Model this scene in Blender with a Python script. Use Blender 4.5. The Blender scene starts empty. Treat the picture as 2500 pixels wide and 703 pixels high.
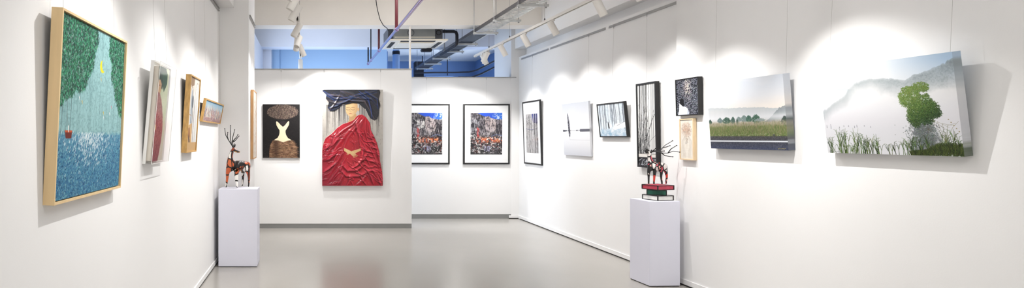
import bpy, bmesh, math, random
import numpy as np
from mathutils import Vector, Matrix

PI = math.pi
C = bpy.context.scene.collection
random.seed(7)
F = 1411.0            # focal length in pixels of the 2500 px wide frame
EYE = 1.5             # eye height

# ------------------------------------------------------------------ materials
def lin(c):
    c = np.asarray(c, dtype=float)
    if c.max() > 1.0: c = c / 255.0
    return np.where(c <= 0.04045, c / 12.92, ((c + 0.055) / 1.055) ** 2.4)

def lin4(c): return tuple(float(x) for x in lin(c)) + (1.0,)

def nt_mat(name):
    m = bpy.data.materials.new(name); m.use_nodes = True
    nt = m.node_tree
    return m, nt, nt.nodes['Principled BSDF']

def mat(name, rgb, rough=0.6, metal=0.0, vary=0.03, scale=6.0, bump=0.0, bscale=80.0, spec=0.5, stretch=(1, 1, 1)):
    m, nt, b = nt_mat(name)
    tc = nt.nodes.new('ShaderNodeTexCoord')
    mp = nt.nodes.new('ShaderNodeMapping'); mp.inputs['Scale'].default_value = stretch
    nt.links.new(tc.outputs['Object'], mp.inputs['Vector'])
    n = nt.nodes.new('ShaderNodeTexNoise'); n.inputs['Scale'].default_value = scale; n.inputs['Detail'].default_value = 4
    nt.links.new(mp.outputs['Vector'], n.inputs['Vector'])
    r = nt.nodes.new('ShaderNodeValToRGB')
    c = lin(rgb)
    r.color_ramp.elements[0].position = 0.3; r.color_ramp.elements[1].position = 0.7
    r.color_ramp.elements[0].color = tuple(np.clip(c * (1 - vary), 0, 1)) + (1,)
    r.color_ramp.elements[1].color = tuple(np.clip(c * (1 + vary), 0, 1)) + (1,)
    nt.links.new(n.outputs['Fac'], r.inputs['Fac'])
    nt.links.new(r.outputs['Color'], b.inputs['Base Color'])
    b.inputs['Roughness'].default_value = rough
    b.inputs['Metallic'].default_value = metal
    b.inputs['Specular IOR Level'].default_value = spec
    if bump:
        n2 = nt.nodes.new('ShaderNodeTexNoise'); n2.inputs['Scale'].default_value = bscale; n2.inputs['Detail'].default_value = 3
        nt.links.new(mp.outputs['Vector'], n2.inputs['Vector'])
        bp = nt.nodes.new('ShaderNodeBump'); bp.inputs['Strength'].default_value = bump; bp.inputs['Distance'].default_value = 0.01
        nt.links.new(n2.outputs['Fac'], bp.inputs['Height']); nt.links.new(bp.outputs['Normal'], b.inputs['Normal'])
    return m

M = {}
M['wall'] = mat('white_wall_paint', (237, 236, 235), 0.75, vary=0.01, scale=1.5, bump=0.03, bscale=120, spec=0.25)
M['ceil'] = mat('ceiling_paint', (232, 227, 220), 0.85, vary=0.03, scale=1.2, bump=0.06, bscale=40, spec=0.2)
M['beam'] = mat('beam_paint', (234, 229, 222), 0.8, vary=0.02, scale=2.0, bump=0.04, bscale=60, spec=0.2)
M['blue'] = mat('daylight_blue_tint', (174, 206, 241), 0.8, vary=0.02, scale=1.0, spec=0.2)  # blue cast of the rear daylight strengthened in the wall colour
M['slate'] = mat('slate_blue_shade_tint', (128, 154, 194), 0.8, vary=0.05, scale=1.0, spec=0.2)  # bluish light and dimness of the bay put into the colour
M['lavender'] = mat('lavender_daylight_tint', (222, 226, 238), 0.8, vary=0.02, scale=1.5, spec=0.2)  # white surfaces with the bluish rear light put into their colour
M['kick'] = mat('grey_metal_skirting', (138, 138, 136), 0.4, 0.3, vary=0.04)
M['rail'] = mat('grey_aluminium_rail', (172, 170, 168), 0.45, 0.4, vary=0.03)
M['dark'] = mat('dark_gap', (40, 36, 34), 0.8)
M['plinth'] = mat('pale_lilac_plinth_paint', (228, 228, 240), 0.55, vary=0.008, scale=2, spec=0.3)
M['lampwhite'] = mat('white_powder_coat', (226, 222, 216), 0.5, vary=0.015, spec=0.35)
M['black'] = mat('black_lacquer', (16, 15, 16), 0.4, vary=0.2)
M['blackwood'] = mat('black_frame_wood', (20, 19, 20), 0.5, vary=0.15, scale=20)
M['oak'] = mat('pale_oak', (224, 194, 146), 0.5, vary=0.06, scale=3, stretch=(9, 1.0, 9))
M['oakside'] = M['oak']
M['gold'] = mat('golden_wood', (186, 146, 84), 0.45, vary=0.22, scale=9, stretch=(5, 2, 5), bump=0.05)
M['brown'] = mat('honey_wood', (196, 150, 100), 0.5, vary=0.12, scale=8, stretch=(6, 1, 6))
M['birch'] = mat('birch_frame_wood', (222, 196, 158), 0.5, vary=0.08, scale=8, stretch=(6, 1, 6))
M['whiteframe'] = mat('white_frame_paint', (240, 239, 236), 0.45, vary=0.01)
M['ivory'] = mat('ivory_spacer', (226, 218, 204), 0.6, vary=0.04)
M['mat'] = mat('white_mat_board', (246, 246, 245), 0.8, vary=0.006)
M['steel'] = mat('brushed_steel', (160, 160, 160), 0.35, 0.9, vary=0.06)
M['galv'] = mat('galvanised_steel', (206, 207, 206), 0.45, 0.25, vary=0.14, scale=12)
M['traydark'] = mat('dark_tray_steel', (88, 86, 88), 0.45, 0.5, vary=0.15)
M['wire'] = mat('thin_steel_wire', (176, 172, 168), 0.5, 0.3)
M['red'] = mat('dark_red_pipe_paint', (88, 20, 32), 0.35, 0.0, vary=0.1)
M['violet'] = mat('glossy_red_violet_pipe', (160, 134, 172), 0.16, 0.85, vary=0.1)
M['cream'] = mat('cream_plastic', (238, 229, 212), 0.45, vary=0.02)
M['acbody'] = mat('grey_unit_casing', (150, 152, 150), 0.5, 0.35, vary=0.1)
M['acdark'] = mat('dark_unit_casing', (82, 84, 90), 0.5, 0.3, vary=0.2)
M['insul'] = mat('black_pipe_insulation', (26, 28, 38), 0.7, vary=0.2)
M['duct'] = mat('blue_grey_vent_pipe', (150, 176, 214), 0.4, 0.2, vary=0.06)
M['bookred'] = mat('red_book_paint', (190, 62, 82), 0.5, vary=0.16, scale=14)
M['bookgreen'] = mat('green_book_paint', (22, 84, 66), 0.5, vary=0.2, scale=14)
M['bookwhite'] = mat('white_book_paint', (228, 226, 220), 0.6, vary=0.06, scale=20)

def floor_mat():
    m, nt, b = nt_mat('polished_grey_floor')
    tc = nt.nodes.new('ShaderNodeTexCoord')
    n = nt.nodes.new('ShaderNodeTexNoise'); n.inputs['Scale'].default_value = 0.9; n.inputs['Detail'].default_value = 3
    nt.links.new(tc.outputs['Object'], n.inputs['Vector'])
    r = nt.nodes.new('ShaderNodeValToRGB')
    r.color_ramp.elements[0].position = .3; r.color_ramp.elements[1].position = .72
    r.color_ramp.elements[0].color = lin4((163, 159, 153)); r.color_ramp.elements[1].color = lin4((167, 163, 157))
    nt.links.new(n.outputs['Fac'], r.inputs['Fac']); nt.links.new(r.outputs['Color'], b.inputs['Base Color'])
    n2 = nt.nodes.new('ShaderNodeTexNoise'); n2.inputs['Scale'].default_value = 5; n2.inputs['Detail'].default_value = 4
    nt.links.new(tc.outputs['Object'], n2.inputs['Vector'])
    mr = nt.nodes.new('ShaderNodeMapRange'); mr.inputs['To Min'].default_value = .20; mr.inputs['To Max'].default_value = .22
    nt.links.new(n2.outputs['Fac'], mr.inputs['Value']); nt.links.new(mr.outputs['Result'], b.inputs['Roughness'])
    b.inputs['Specular IOR Level'].default_value = 0.5
    return m
M['floor'] = floor_mat()

def art_mat(name, rough=0.6, spec=0.25):
    m, nt, b = nt_mat(name)
    a = nt.nodes.new('ShaderNodeAttribute'); a.attribute_name = 'paint'
    nt.links.new(a.outputs['Color'], b.inputs['Base Color'])
    b.inputs['Roughness'].default_value = rough; b.inputs['Specular IOR Level'].default_value = spec
    tc = nt.nodes.new('ShaderNodeTexCoord')
    w = nt.nodes.new('ShaderNodeTexNoise'); w.inputs['Scale'].default_value = 400
    nt.links.new(tc.outputs['Object'], w.inputs['Vector'])
    bp = nt.nodes.new('ShaderNodeBump'); bp.inputs['Strength'].default_value = 0.08; bp.inputs['Distance'].default_value = 0.002
    nt.links.new(w.outputs['Fac'], bp.inputs['Height']); nt.links.new(bp.outputs['Normal'], b.inputs['Normal'])
    return m
M['paint'] = art_mat('canvas_paint'); M['print'] = art_mat('printed_paper', 0.5)
M['satin'] = art_mat('satin_fabric_paint', 0.38, 0.5)

def pane_mat(name, g):
    m = bpy.data.materials.new(name); m.use_nodes = True; nt = m.node_tree
    nt.nodes.clear()
    o = nt.nodes.new('ShaderNodeOutputMaterial'); mx = nt.nodes.new('ShaderNodeMixShader')
    t = nt.nodes.new('ShaderNodeBsdfTransparent'); gl = nt.nodes.new('ShaderNodeBsdfGlossy')
    t.inputs['Color'].default_value = (.985, .985, .985, 1)
    gl.inputs['Roughness'].default_value = 0.08
    lw = nt.nodes.new('ShaderNodeLayerWeight'); lw.inputs['Blend'].default_value = .5
    pw = nt.nodes.new('ShaderNodeMath'); pw.operation = 'POWER'; pw.inputs[1].default_value = 4.0; nt.links.new(lw.outputs['Facing'], pw.inputs[0])
    ml = nt.nodes.new('ShaderNodeMath'); ml.operation = 'MULTIPLY_ADD'; ml.inputs[1].default_value = g; ml.inputs[2].default_value = .02; nt.links.new(pw.outputs[0], ml.inputs[0])
    nt.links.new(ml.outputs[0], mx.inputs['Fac'])
    nt.links.new(t.outputs[0], mx.inputs[1]); nt.links.new(gl.outputs[0], mx.inputs[2])
    nt.links.new(mx.outputs[0], o.inputs['Surface'])
    return m
M['glass'] = pane_mat('clear_glazing', 0.25)
M['acrylic'] = pane_mat('clear_acrylic', 0.30)

def emit_mat(name, rgb, s):
    m, nt, b = nt_mat(name)
    b.inputs['Base Color'].default_value = lin4(rgb)
    b.inputs['Emission Color'].default_value = lin4(rgb); b.inputs['Emission Strength'].default_value = s
    return m
M['lens'] = emit_mat('lit_lamp_lens', (255, 246, 232), 2.2)

def deer_mat(name, cols, scale, edge, seed):
    m, nt, b = nt_mat(name)
    tc = nt.nodes.new('ShaderNodeTexCoord')
    mp = nt.nodes.new('ShaderNodeMapping'); mp.inputs['Location'].default_value = seed; mp.inputs['Scale'].default_value = (1, 1, .62)
    nt.links.new(tc.outputs['Object'], mp.inputs['Vector'])
    v = nt.nodes.new('ShaderNodeTexVoronoi'); v.inputs['Scale'].default_value = scale
    e = nt.nodes.new('ShaderNodeTexVoronoi'); e.feature = 'DISTANCE_TO_EDGE'; e.inputs['Scale'].default_value = scale
    for x in (v, e): nt.links.new(mp.outputs['Vector'], x.inputs['Vector'])
    sp = nt.nodes.new('ShaderNodeSeparateColor'); nt.links.new(v.outputs['Color'], sp.inputs['Color'])
    r = nt.nodes.new('ShaderNodeValToRGB'); r.color_ramp.interpolation = 'CONSTANT'
    n = len(cols)
    while len(r.color_ramp.elements) < n: r.color_ramp.elements.new(0.5)
    for i, c in enumerate(cols):
        r.color_ramp.elements[i].position = i / n; r.color_ramp.elements[i].color = lin4(c)
    nt.links.new(sp.outputs['Red'], r.inputs['Fac'])
    st = nt.nodes.new('ShaderNodeMath'); st.operation = 'GREATER_THAN'; st.inputs[1].default_value = edge
    nt.links.new(e.outputs['Distance'], st.inputs[0])
    mx = nt.nodes.new('ShaderNodeMix'); mx.data_type = 'RGBA'
    nt.links.new(st.outputs[0], mx.inputs['Factor'])
    mx.inputs['A'].default_value = lin4((14, 12, 12)); nt.links.new(r.outputs['Color'], mx.inputs['B'])
    nt.links.new(mx.outputs['Result'], b.inputs['Base Color'])
    b.inputs['Roughness'].default_value = 0.35
    return m

# ------------------------------------------------------------------ mesh builder
class MB:
    def __init__(s): s.v = []; s.f = []
    def add(s, vs, fs):
        o = len(s.v); s.v += [tuple(p) for p in vs]; s.f += [tuple(i + o for i in f) for f in fs]; return s
    def box(s, x0, x1, y0, y1, z0, z1, mtx=None, bev=0.0):
        if bev <= 0:
            vs = [(x, y, z) for z in (z0, z1) for y in (y0, y1) for x in (x0, x1)]
            fs = [(0, 2, 3, 1), (4, 5, 7, 6), (0, 1, 5, 4), (2, 6, 7, 3), (0, 4, 6, 2), (1, 3, 7, 5)]
        else:
            bm = bmesh.new(); bmesh.ops.create_cube(bm, size=1)
            for v in bm.verts:
                v.co = Vector(((x0 + x1) / 2 + v.co.x * (x1 - x0), (y0 + y1) / 2 + v.co.y * (y1 - y0), (z0 + z1) / 2 + v.co.z * (z1 - z0)))
            bmesh.ops.bevel(bm, geom=bm.edges[:], offset=bev, segments=2, affect='EDGES')
            bm.verts.index_update()
            vs = [tuple(v.co) for v in bm.verts]; fs = [tuple(v.index for v in f.verts) for f in bm.faces]; bm.free()
        if mtx is not None: vs = [tuple(mtx @ Vector(p)) for p in vs]
        return s.add(vs, fs)
    def tube(s, pts, r, n=10, cap=True):
        pts = [Vector(p) for p in pts]
        if not hasattr(r, '__len__'): r = [r] * len(pts)
        rings = []; up = None
        for i, p in enumerate(pts):
            a = pts[max(i - 1, 0)]; b = pts[min(i + 1, len(pts) - 1)]
            t = (b - a).normalized()
            if up is None:
                up = t.orthogonal().normalized()
            else:
                up = (up - t * up.dot(t))
                up = up.normalized() if up.length > 1e-6 else t.orthogonal().normalized()
            w = t.cross(up)
            rings.append([p + (up * math.cos(2 * PI * k / n) + w * math.sin(2 * PI * k / n)) * r[i] for k in range(n)])
        vs = [q for R in rings for q in R]; fs = []
        for i in range(len(pts) - 1):
            for k in range(n):
                a = i * n + k; b = i * n + (k + 1) % n
                fs.append((a, b, b + n, a + n))
        if cap:
            fs.append(tuple(range(n))[::-1]); fs.append(tuple((len(pts) - 1) * n + k for k in range(n)))
        return s.add(vs, fs)
    def lathe(s, prof, n=24, mtx=None):
        vs = []; fs = []
        for (r, z) in prof:
            for k in range(n):
                a = 2 * PI * k / n; vs.append((r * math.cos(a), r * math.sin(a), z))
        for i in range(len(prof) - 1):
            for k in range(n):
                a = i * n + k; b = i * n + (k + 1) % n; fs.append((a, b, b + n, a + n))
        if mtx is not None: vs = [tuple(mtx @ Vector(p)) for p in vs]
        return s.add(vs, fs)
    def build(s, name, m, parent=None, smooth=False, loc=None):
        me = bpy.data.meshes.new(name); me.from_pydata(s.v, [], s.f)
        bm = bmesh.new(); bm.from_mesh(me); bmesh.ops.recalc_face_normals(bm, faces=bm.faces[:]); bm.to_mesh(me); bm.free()
        me.materials.append(m)
        if smooth:
            me.polygons.foreach_set('use_smooth', [True] * len(me.polygons))
            try: me.set_sharp_from_angle(angle=math.radians(40))
            except Exception: pass
        o = bpy.data.objects.new(name, me); C.objects.link(o)
        if parent is not None: o.parent = parent
        if loc is not None: o.location = loc
        return o

def tag(o, label, cat, group=None):
    o['label'] = label; o['category'] = cat
    if group: o['group'] = group
    return o
def empty(name, loc=(0, 0, 0), rz=0.0):
    o = bpy.data.objects.new(name, None); C.objects.link(o); o.location = loc; o.rotation_euler = (0, 0, rz)
    o.empty_display_size = 0.1
    return o
def thing(name, label, cat, loc=(0, 0, 0), rz=0.0, group=None):
    return tag(empty(name, loc, rz), label, cat, group)
def struct(name, mb, m, label=None):
    o = mb.build(name, m); o['kind'] = 'structure'
    if label: o['label'] = label
    return o
def at(px, py, Y): return Vector(((px - 750) / F * Y, Y, EYE - (py - 335) / F * Y))

# ------------------------------------------------------------------ the setting
XL, XR, XN = -1.08, 3.90, 3.82
YB = -4.0             # the hall goes on behind the photographer
ZC = 3.76
struct('floor', MB().box(-1.4, 5.2, YB, 17.4, -0.12, 0.0), M['floor'])
struct('ceiling', MB().box(-1.4, 5.2, YB, 17.4, ZC, ZC + 0.12), M['ceil'])
struct('wall_left', MB().box(-1.28, XL, YB, 12.8, 0, ZC), M['wall'])
# column against the left wall
struct('column_left', MB().box(XL, -0.72, 7.1, 7.9, 0, ZC), M['wall'])
struct('soffit_left', MB().box(XL, -0.90, YB, 7.1, 3.09, ZC), M['wall'])
# right side: panel walls with a recess and a bulkhead above
struct('wall_right', MB().box(XR, 4.10, 5.95, 10.65, 0, 2.975), M['wall'])
struct('wall_right_near', MB().box(XN, 4.10, YB, 5.98, 0, ZC), M['wall'])
struct('wall_right_upper', MB().box(4.04, 4.14, 5.95, 10.65, 2.975, ZC), M['wall'])
struct('beam_right', MB().box(3.83, 4.04, 5.98, 10.65, 3.125, ZC), M['wall'])
struct('column_right', MB().box(3.76, 4.14, 10.65, 11.60, 0, ZC), M['wall'])
# partitions
struct('partition_left', MB().box(XL, 1.722, 9.53, 9.62, 0.075, 2.615), M['wall'])
struct('baseboard_partition', MB().box(XL, 1.722, 9.536, 9.615, 0.0, 0.075), M['kick'])
struct('trim_1', MB().box(XL, 1.730, 9.515, 9.635, 2.615, 2.63), M['rail'])
struct('partition_right', MB().box(1.60, 3.76, 10.66, 10.75, 0.080, 2.595), M['wall'])
struct('trim_2', MB().box(1.60, 3.85, 10.64, 10.77, 2.595, 2.61), M['rail'])
struct('trim_3', MB().box(1.60, 3.76, 10.664, 10.745, 0.0, 0.080), M['kick'])
# beams
struct('beam_front', MB().box(-1.10, 4.10, 9.46, 9.80, 3.335, ZC), M['beam'])
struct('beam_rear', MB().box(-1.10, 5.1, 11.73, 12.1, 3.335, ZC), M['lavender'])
# rear rooms
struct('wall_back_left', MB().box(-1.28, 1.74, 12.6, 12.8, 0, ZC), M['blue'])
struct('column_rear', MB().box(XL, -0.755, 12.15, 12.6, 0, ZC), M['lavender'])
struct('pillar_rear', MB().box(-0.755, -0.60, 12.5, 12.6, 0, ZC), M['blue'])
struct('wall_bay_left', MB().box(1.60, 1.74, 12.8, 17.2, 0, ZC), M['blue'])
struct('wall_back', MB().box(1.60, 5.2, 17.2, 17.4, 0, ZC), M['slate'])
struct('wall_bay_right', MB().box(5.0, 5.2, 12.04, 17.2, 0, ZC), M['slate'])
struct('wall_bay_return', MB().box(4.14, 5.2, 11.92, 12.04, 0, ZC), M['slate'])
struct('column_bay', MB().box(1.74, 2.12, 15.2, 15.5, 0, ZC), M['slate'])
# sloping box duct against the left wall of the rear room
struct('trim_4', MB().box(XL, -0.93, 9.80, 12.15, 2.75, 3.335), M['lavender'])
# base boards with their dark joint at the floor
def board(name, x0, x1, y0, y1, face):
    struct(name, MB().box(x0, x1, y0, y1, 0.015, 0.064), M['wall'])
board('baseboard_left', XL, XL + 0.012, YB, 7.1, 1)
board('baseboard_right', XR - 0.014, XR, 5.98, 10.65, 1)
board('baseboard_near', XN - 0.014, XN, YB, 5.98, 1)
board('baseboard_column', 3.715, XR - .014, 10.636, 10.65, 1)
board('baseboard_pier', XL, -0.72, 7.088, 7.1, 1)
for nm, bx in (('trim_5', (XL, XL + 0.009, YB, 7.09)), ('trim_6', (XR - 0.011, XR, 5.98, 10.57)), ('trim_7', (3.715, XR - .014, 10.639, 10.65)), ('trim_8', (XN - .011, XN, YB, 5.98))):
    struct(nm, MB().box(bx[0], bx[1], bx[2], bx[3], 0.0, 0.015), M['dark'])

# picture rails
def picture_rail(label, boxes, group=None):
    mb = MB()
    for b in boxes: mb.box(*b)
    return tag(mb.build('picture_rail', M['rail']), label, 'picture rail')
picture_rail('grey metal picture rail under the soffit above the golden framed pictures', [(XL, XL + .022, YB, 7.0, 3.055, 3.063), (XL, XL + .022, YB, 7.0, 3.025, 3.031), (XL, XL + .010, YB, 7.0, 3.031, 3.055)])
picture_rail('short grey picture rail on the side of the white column', [(-0.72, -0.70, 7.15, 7.85, 3.008, 3.014), (-0.72, -0.70, 7.15, 7.85, 2.982, 2.988), (-0.72, -0.711, 7.15, 7.85, 2.988, 3.008)])
yy = [5.985, 7.45, 7.55, 9.25, 9.33, 10.5]
for k in range(3):
    picture_rail(['grey picture rail length over the tall birch picture, next to the wall corner', 'middle length of grey picture rail high above the lone-tree canvas', 'grey picture rail length above the framed trunk print'][k],
                 [(XR - .020, XR, yy[2 * k], yy[2 * k + 1], 2.905, 2.911), (XR - .012, XR, yy[2 * k], yy[2 * k + 1], 2.911, 2.933)])
picture_rail('thin picture rail high on the white wall above the misty canvases', [(XN - .020, XN, YB, 5.97, 3.1, 3.13)])

# ------------------------------------------------------------------ numpy painter (pictures are flat things; the colours are the paint itself)
class Cv:
    def __init__(s, W, H, rgb=(255, 255, 255), seed=1):
        s.W, s.H = W, H; s.a = np.empty((H, W, 3)); s.a[:] = rgb
        s.r = np.random.RandomState(seed); s.h = np.zeros((H, W))
        s.U, s.V = np.meshgrid((np.arange(W) + .5) / W, (np.arange(H) + .5) / H)
    def noise(s, fx, fy, octv=4, gain=.5):
        out = np.zeros((s.H, s.W)); amp = 1; tot = 0
        for o in range(octv):
            gx, gy = max(2, int(fx * 2 ** o)), max(2, int(fy * 2 ** o))
            g = s.r.rand(gy + 2, gx + 2)
            x = s.U * gx; y = s.V * gy; xi = x.astype(int); yi = y.astype(int)
            tx = x - xi; ty = y - yi; tx = tx * tx * (3 - 2 * tx); ty = ty * ty * (3 - 2 * ty)
            out += amp * ((g[yi, xi] * (1 - tx) + g[yi, xi + 1] * tx) * (1 - ty) + (g[yi + 1, xi] * (1 - tx) + g[yi + 1, xi + 1] * tx) * ty)
            tot += amp; amp *= gain
        return out / tot
    def mix(s, m, rgb):
        m = np.clip(m, 0, 1)[..., None]; s.a = s.a * (1 - m) + np.asarray(rgb, float) * m
    def vgrad(s, stops):
        v = [t[0] for t in stops]
        for k in range(3): s.a[..., k] = np.interp(s.V, v, [t[1][k] for t in stops])
    def pmask(s, pts):
        x = s.U * s.W; y = s.V * s.H; m = np.zeros((s.H, s.W))
        P = [(p[0] * s.W, p[1] * s.H) for p in pts]
        for ox, oy in ((-.25, -.25), (.25, -.25), (-.25, .25), (.25, .25)):
            ins = np.zeros((s.H, s.W), bool); X = x + ox; Y = y + oy
            for i in range(len(P)):
                (x1, y1), (x2, y2) = P[i], P[(i + 1) % len(P)]
                if y1 == y2: continue
                c = ((y1 > Y) != (y2 > Y)) & (X < (x2 - x1) * (Y - y1) / (y2 - y1) + x1)
                ins ^= c
            m += ins * .25
        return m
    def poly(s, pts, rgb, a=1.0): s.mix(s.pmask(pts) * a, rgb)
    def seg(s, p, q, w0, w1, rgb, a=1.0):
        W, H = s.W, s.H
        x0, y0, x1, y1 = p[0] * W, p[1] * H, q[0] * W, q[1] * H
        w = max(w0, w1) + 1.5
        ax, bx = int(max(0, min(x0, x1) - w)), int(min(W, max(x0, x1) + w + 1))
        ay, by = int(max(0, min(y0, y1) - w)), int(min(H, max(y0, y1) + w + 1))
        if ax >= bx or ay >= by: return
        X, Y = np.meshgrid(np.arange(ax, bx) + .5, np.arange(ay, by) + .5)
        dx, dy = x1 - x0, y1 - y0; L = dx * dx + dy * dy + 1e-9
        t = np.clip(((X - x0) * dx + (Y - y0) * dy) / L, 0, 1)
        d = np.hypot(X - x0 - t * dx, Y - y0 - t * dy)
        m = (np.clip((w0 + (w1 - w0) * t) / 2 + .5 - d, 0, 1) * a)[..., None]
        sl = s.a[ay:by, ax:bx]; s.a[ay:by, ax:bx] = sl * (1 - m) + np.asarray(rgb, float) * m
    def path(s, pts, w0, w1, rgb, a=1.0):
        n = len(pts) - 1
        for i in range(n):
            s.seg(pts[i], pts[i + 1], w0 + (w1 - w0) * i / n, w0 + (w1 - w0) * (i + 1) / n, rgb, a)
    def emask(s, cx, cy, rx, ry, soft=.15):
        d = np.hypot((s.U - cx) / rx, (s.V - cy) / ry)
        return np.clip((1 - d) / soft, 0, 1)
    def ell(s, cx, cy, rx, ry, rgb, a=1.0, soft=.12): s.mix(s.emask(cx, cy, rx, ry, soft) * a, rgb)
    def jit(s, rgb, d): return np.clip(np.asarray(rgb, float) + s.r.uniform(-d, d) + s.r.uniform(-d * .4, d * .4, 3), 0, 255)

R_ = lambda c, a, b: c.r.uniform(a, b)

def art_moon():
    c = Cv(330, 400, (156, 200, 202), 11)
    n = c.noise(60, 4, 3); c.mix((n > .58) * .20, (92, 128, 132))
    n = c.noise(70, 90, 2); c.mix((n > .60) * .30, (100, 140, 142))
    n = c.noise(3, 3); c.mix((n - .4) * .5, (178, 214, 214))
    for _ in range(900):
        u, v = R_(c, 0, 1), R_(c, 0, .68); L = R_(c, .005, .03)
        c.seg((u, v), (u + R_(c, -.012, .012), v + L), 1, .6, (62, 92, 98), R_(c, .2, .6))
    # water
    w = np.clip((c.V - .635) / .02, 0, 1); c.mix(w, (96, 152, 178))
    c.mix(w * np.clip((c.V - .68) / .3, 0, 1) * .8, (54, 116, 156))
    for _ in range(7000):
        v = .63 + .37 * R_(c, 0, 1) ** .9; u = R_(c, 0, 1)
        g = [(24, 84, 134), (56, 128, 168), (104, 168, 188), (20, 66, 108), (78, 150, 180), (140, 190, 198), (40, 110, 150)][c.r.randint(7)]
        c.seg((u, v), (u + R_(c, -.002, .009), v + R_(c, -.012, .006)), 2.2, 1.4, c.jit(g, 14), .35 + .5 * min(1, (v - .63) / .12))
    for _ in range(420):
        v = .64 + abs(c.r.normal(0, .085)); u = .47 + c.r.normal(0, .15)
        c.seg((u, v), (u + .007, v - .012), 2.0, 1.2, (236, 246, 246), .85)
    # stems
    for u in (.02, .05, .11, .16): c.path([(u, .3), (u + .01, .5), (u - .005, .66)], 1.4, 1.2, (60, 78, 80), .8)
    for u in (.93, .96): c.path([(u, .4), (u, .62)], 1.2, 1, (60, 78, 80), .7)
    # foliage
    A = [(0, 0), (.50, 0), (.52, .08), (.47, .16), (.46, .24), (.38, .30), (.36, .36), (.29, .40), (.22, .39), (.15, .44), (.08, .45), (.05, .49), (0, .50)]
    B = [(.72, 0), (1, 0), (1, .52), (.94, .50), (.92, .45), (.86, .40), (.83, .33), (.76, .26), (.78, .18), (.71, .12)]
    for P in (A, B):
        mk = c.pmask(P); c.mix(mk * .75, (30, 92, 78))
        ys, xs = np.nonzero(mk > .5)
        for _ in range(7500 if P is A else 4600):
            k = c.r.randint(len(ys)); u = (xs[k] + c.r.normal(0, 3)) / c.W; v = (ys[k] + c.r.normal(0, 3)) / c.H
            g = [(22, 84, 62), (44, 138, 98), (78, 178, 134), (16, 52, 46), (160, 190, 182), (56, 152, 96), (28, 104, 76), (12, 34, 34), (12, 40, 36)][c.r.randint(9)]
            c.seg((u, v), (u + R_(c, -.012, .012), v + R_(c, .002, .018)), 2.2, 1.0, c.jit(g, 12), .85)
    # moon, birds, small boat
    m = c.emask(.605, .215, .045, .042, .1) * (1 - c.emask(.634, .200, .045, .044, .1)); c.mix(m, (246, 222, 40))
    for u, v, g in ((.585, .29, (214, 176, 70)), (.27, .43, (240, 244, 244)), (.31, .45, (214, 176, 70)), (.66, .53, (238, 242, 242)), (.76, .5, (238, 242, 242)), (.65, .50, (224, 190, 60)), (.79, .455, (210, 120, 140))):
        c.seg((u, v), (u + .008, v + .018), 3.4, 1, g)
    c.path([(.115, .52), (.135, .58), (.16, .645)], 1.2, 1.0, (80, 90, 84))
    c.poly([(.10, .622), (.195, .622), (.185, .668), (.115, .668)], (112, 38, 30)); c.poly([(.10, .622), (.195, .622), (.192, .634), (.104, .634)], (206, 92, 48))
    c.seg((.145, .60), (.148, .63), 4, 3, (240, 240, 236))
    return c

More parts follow.
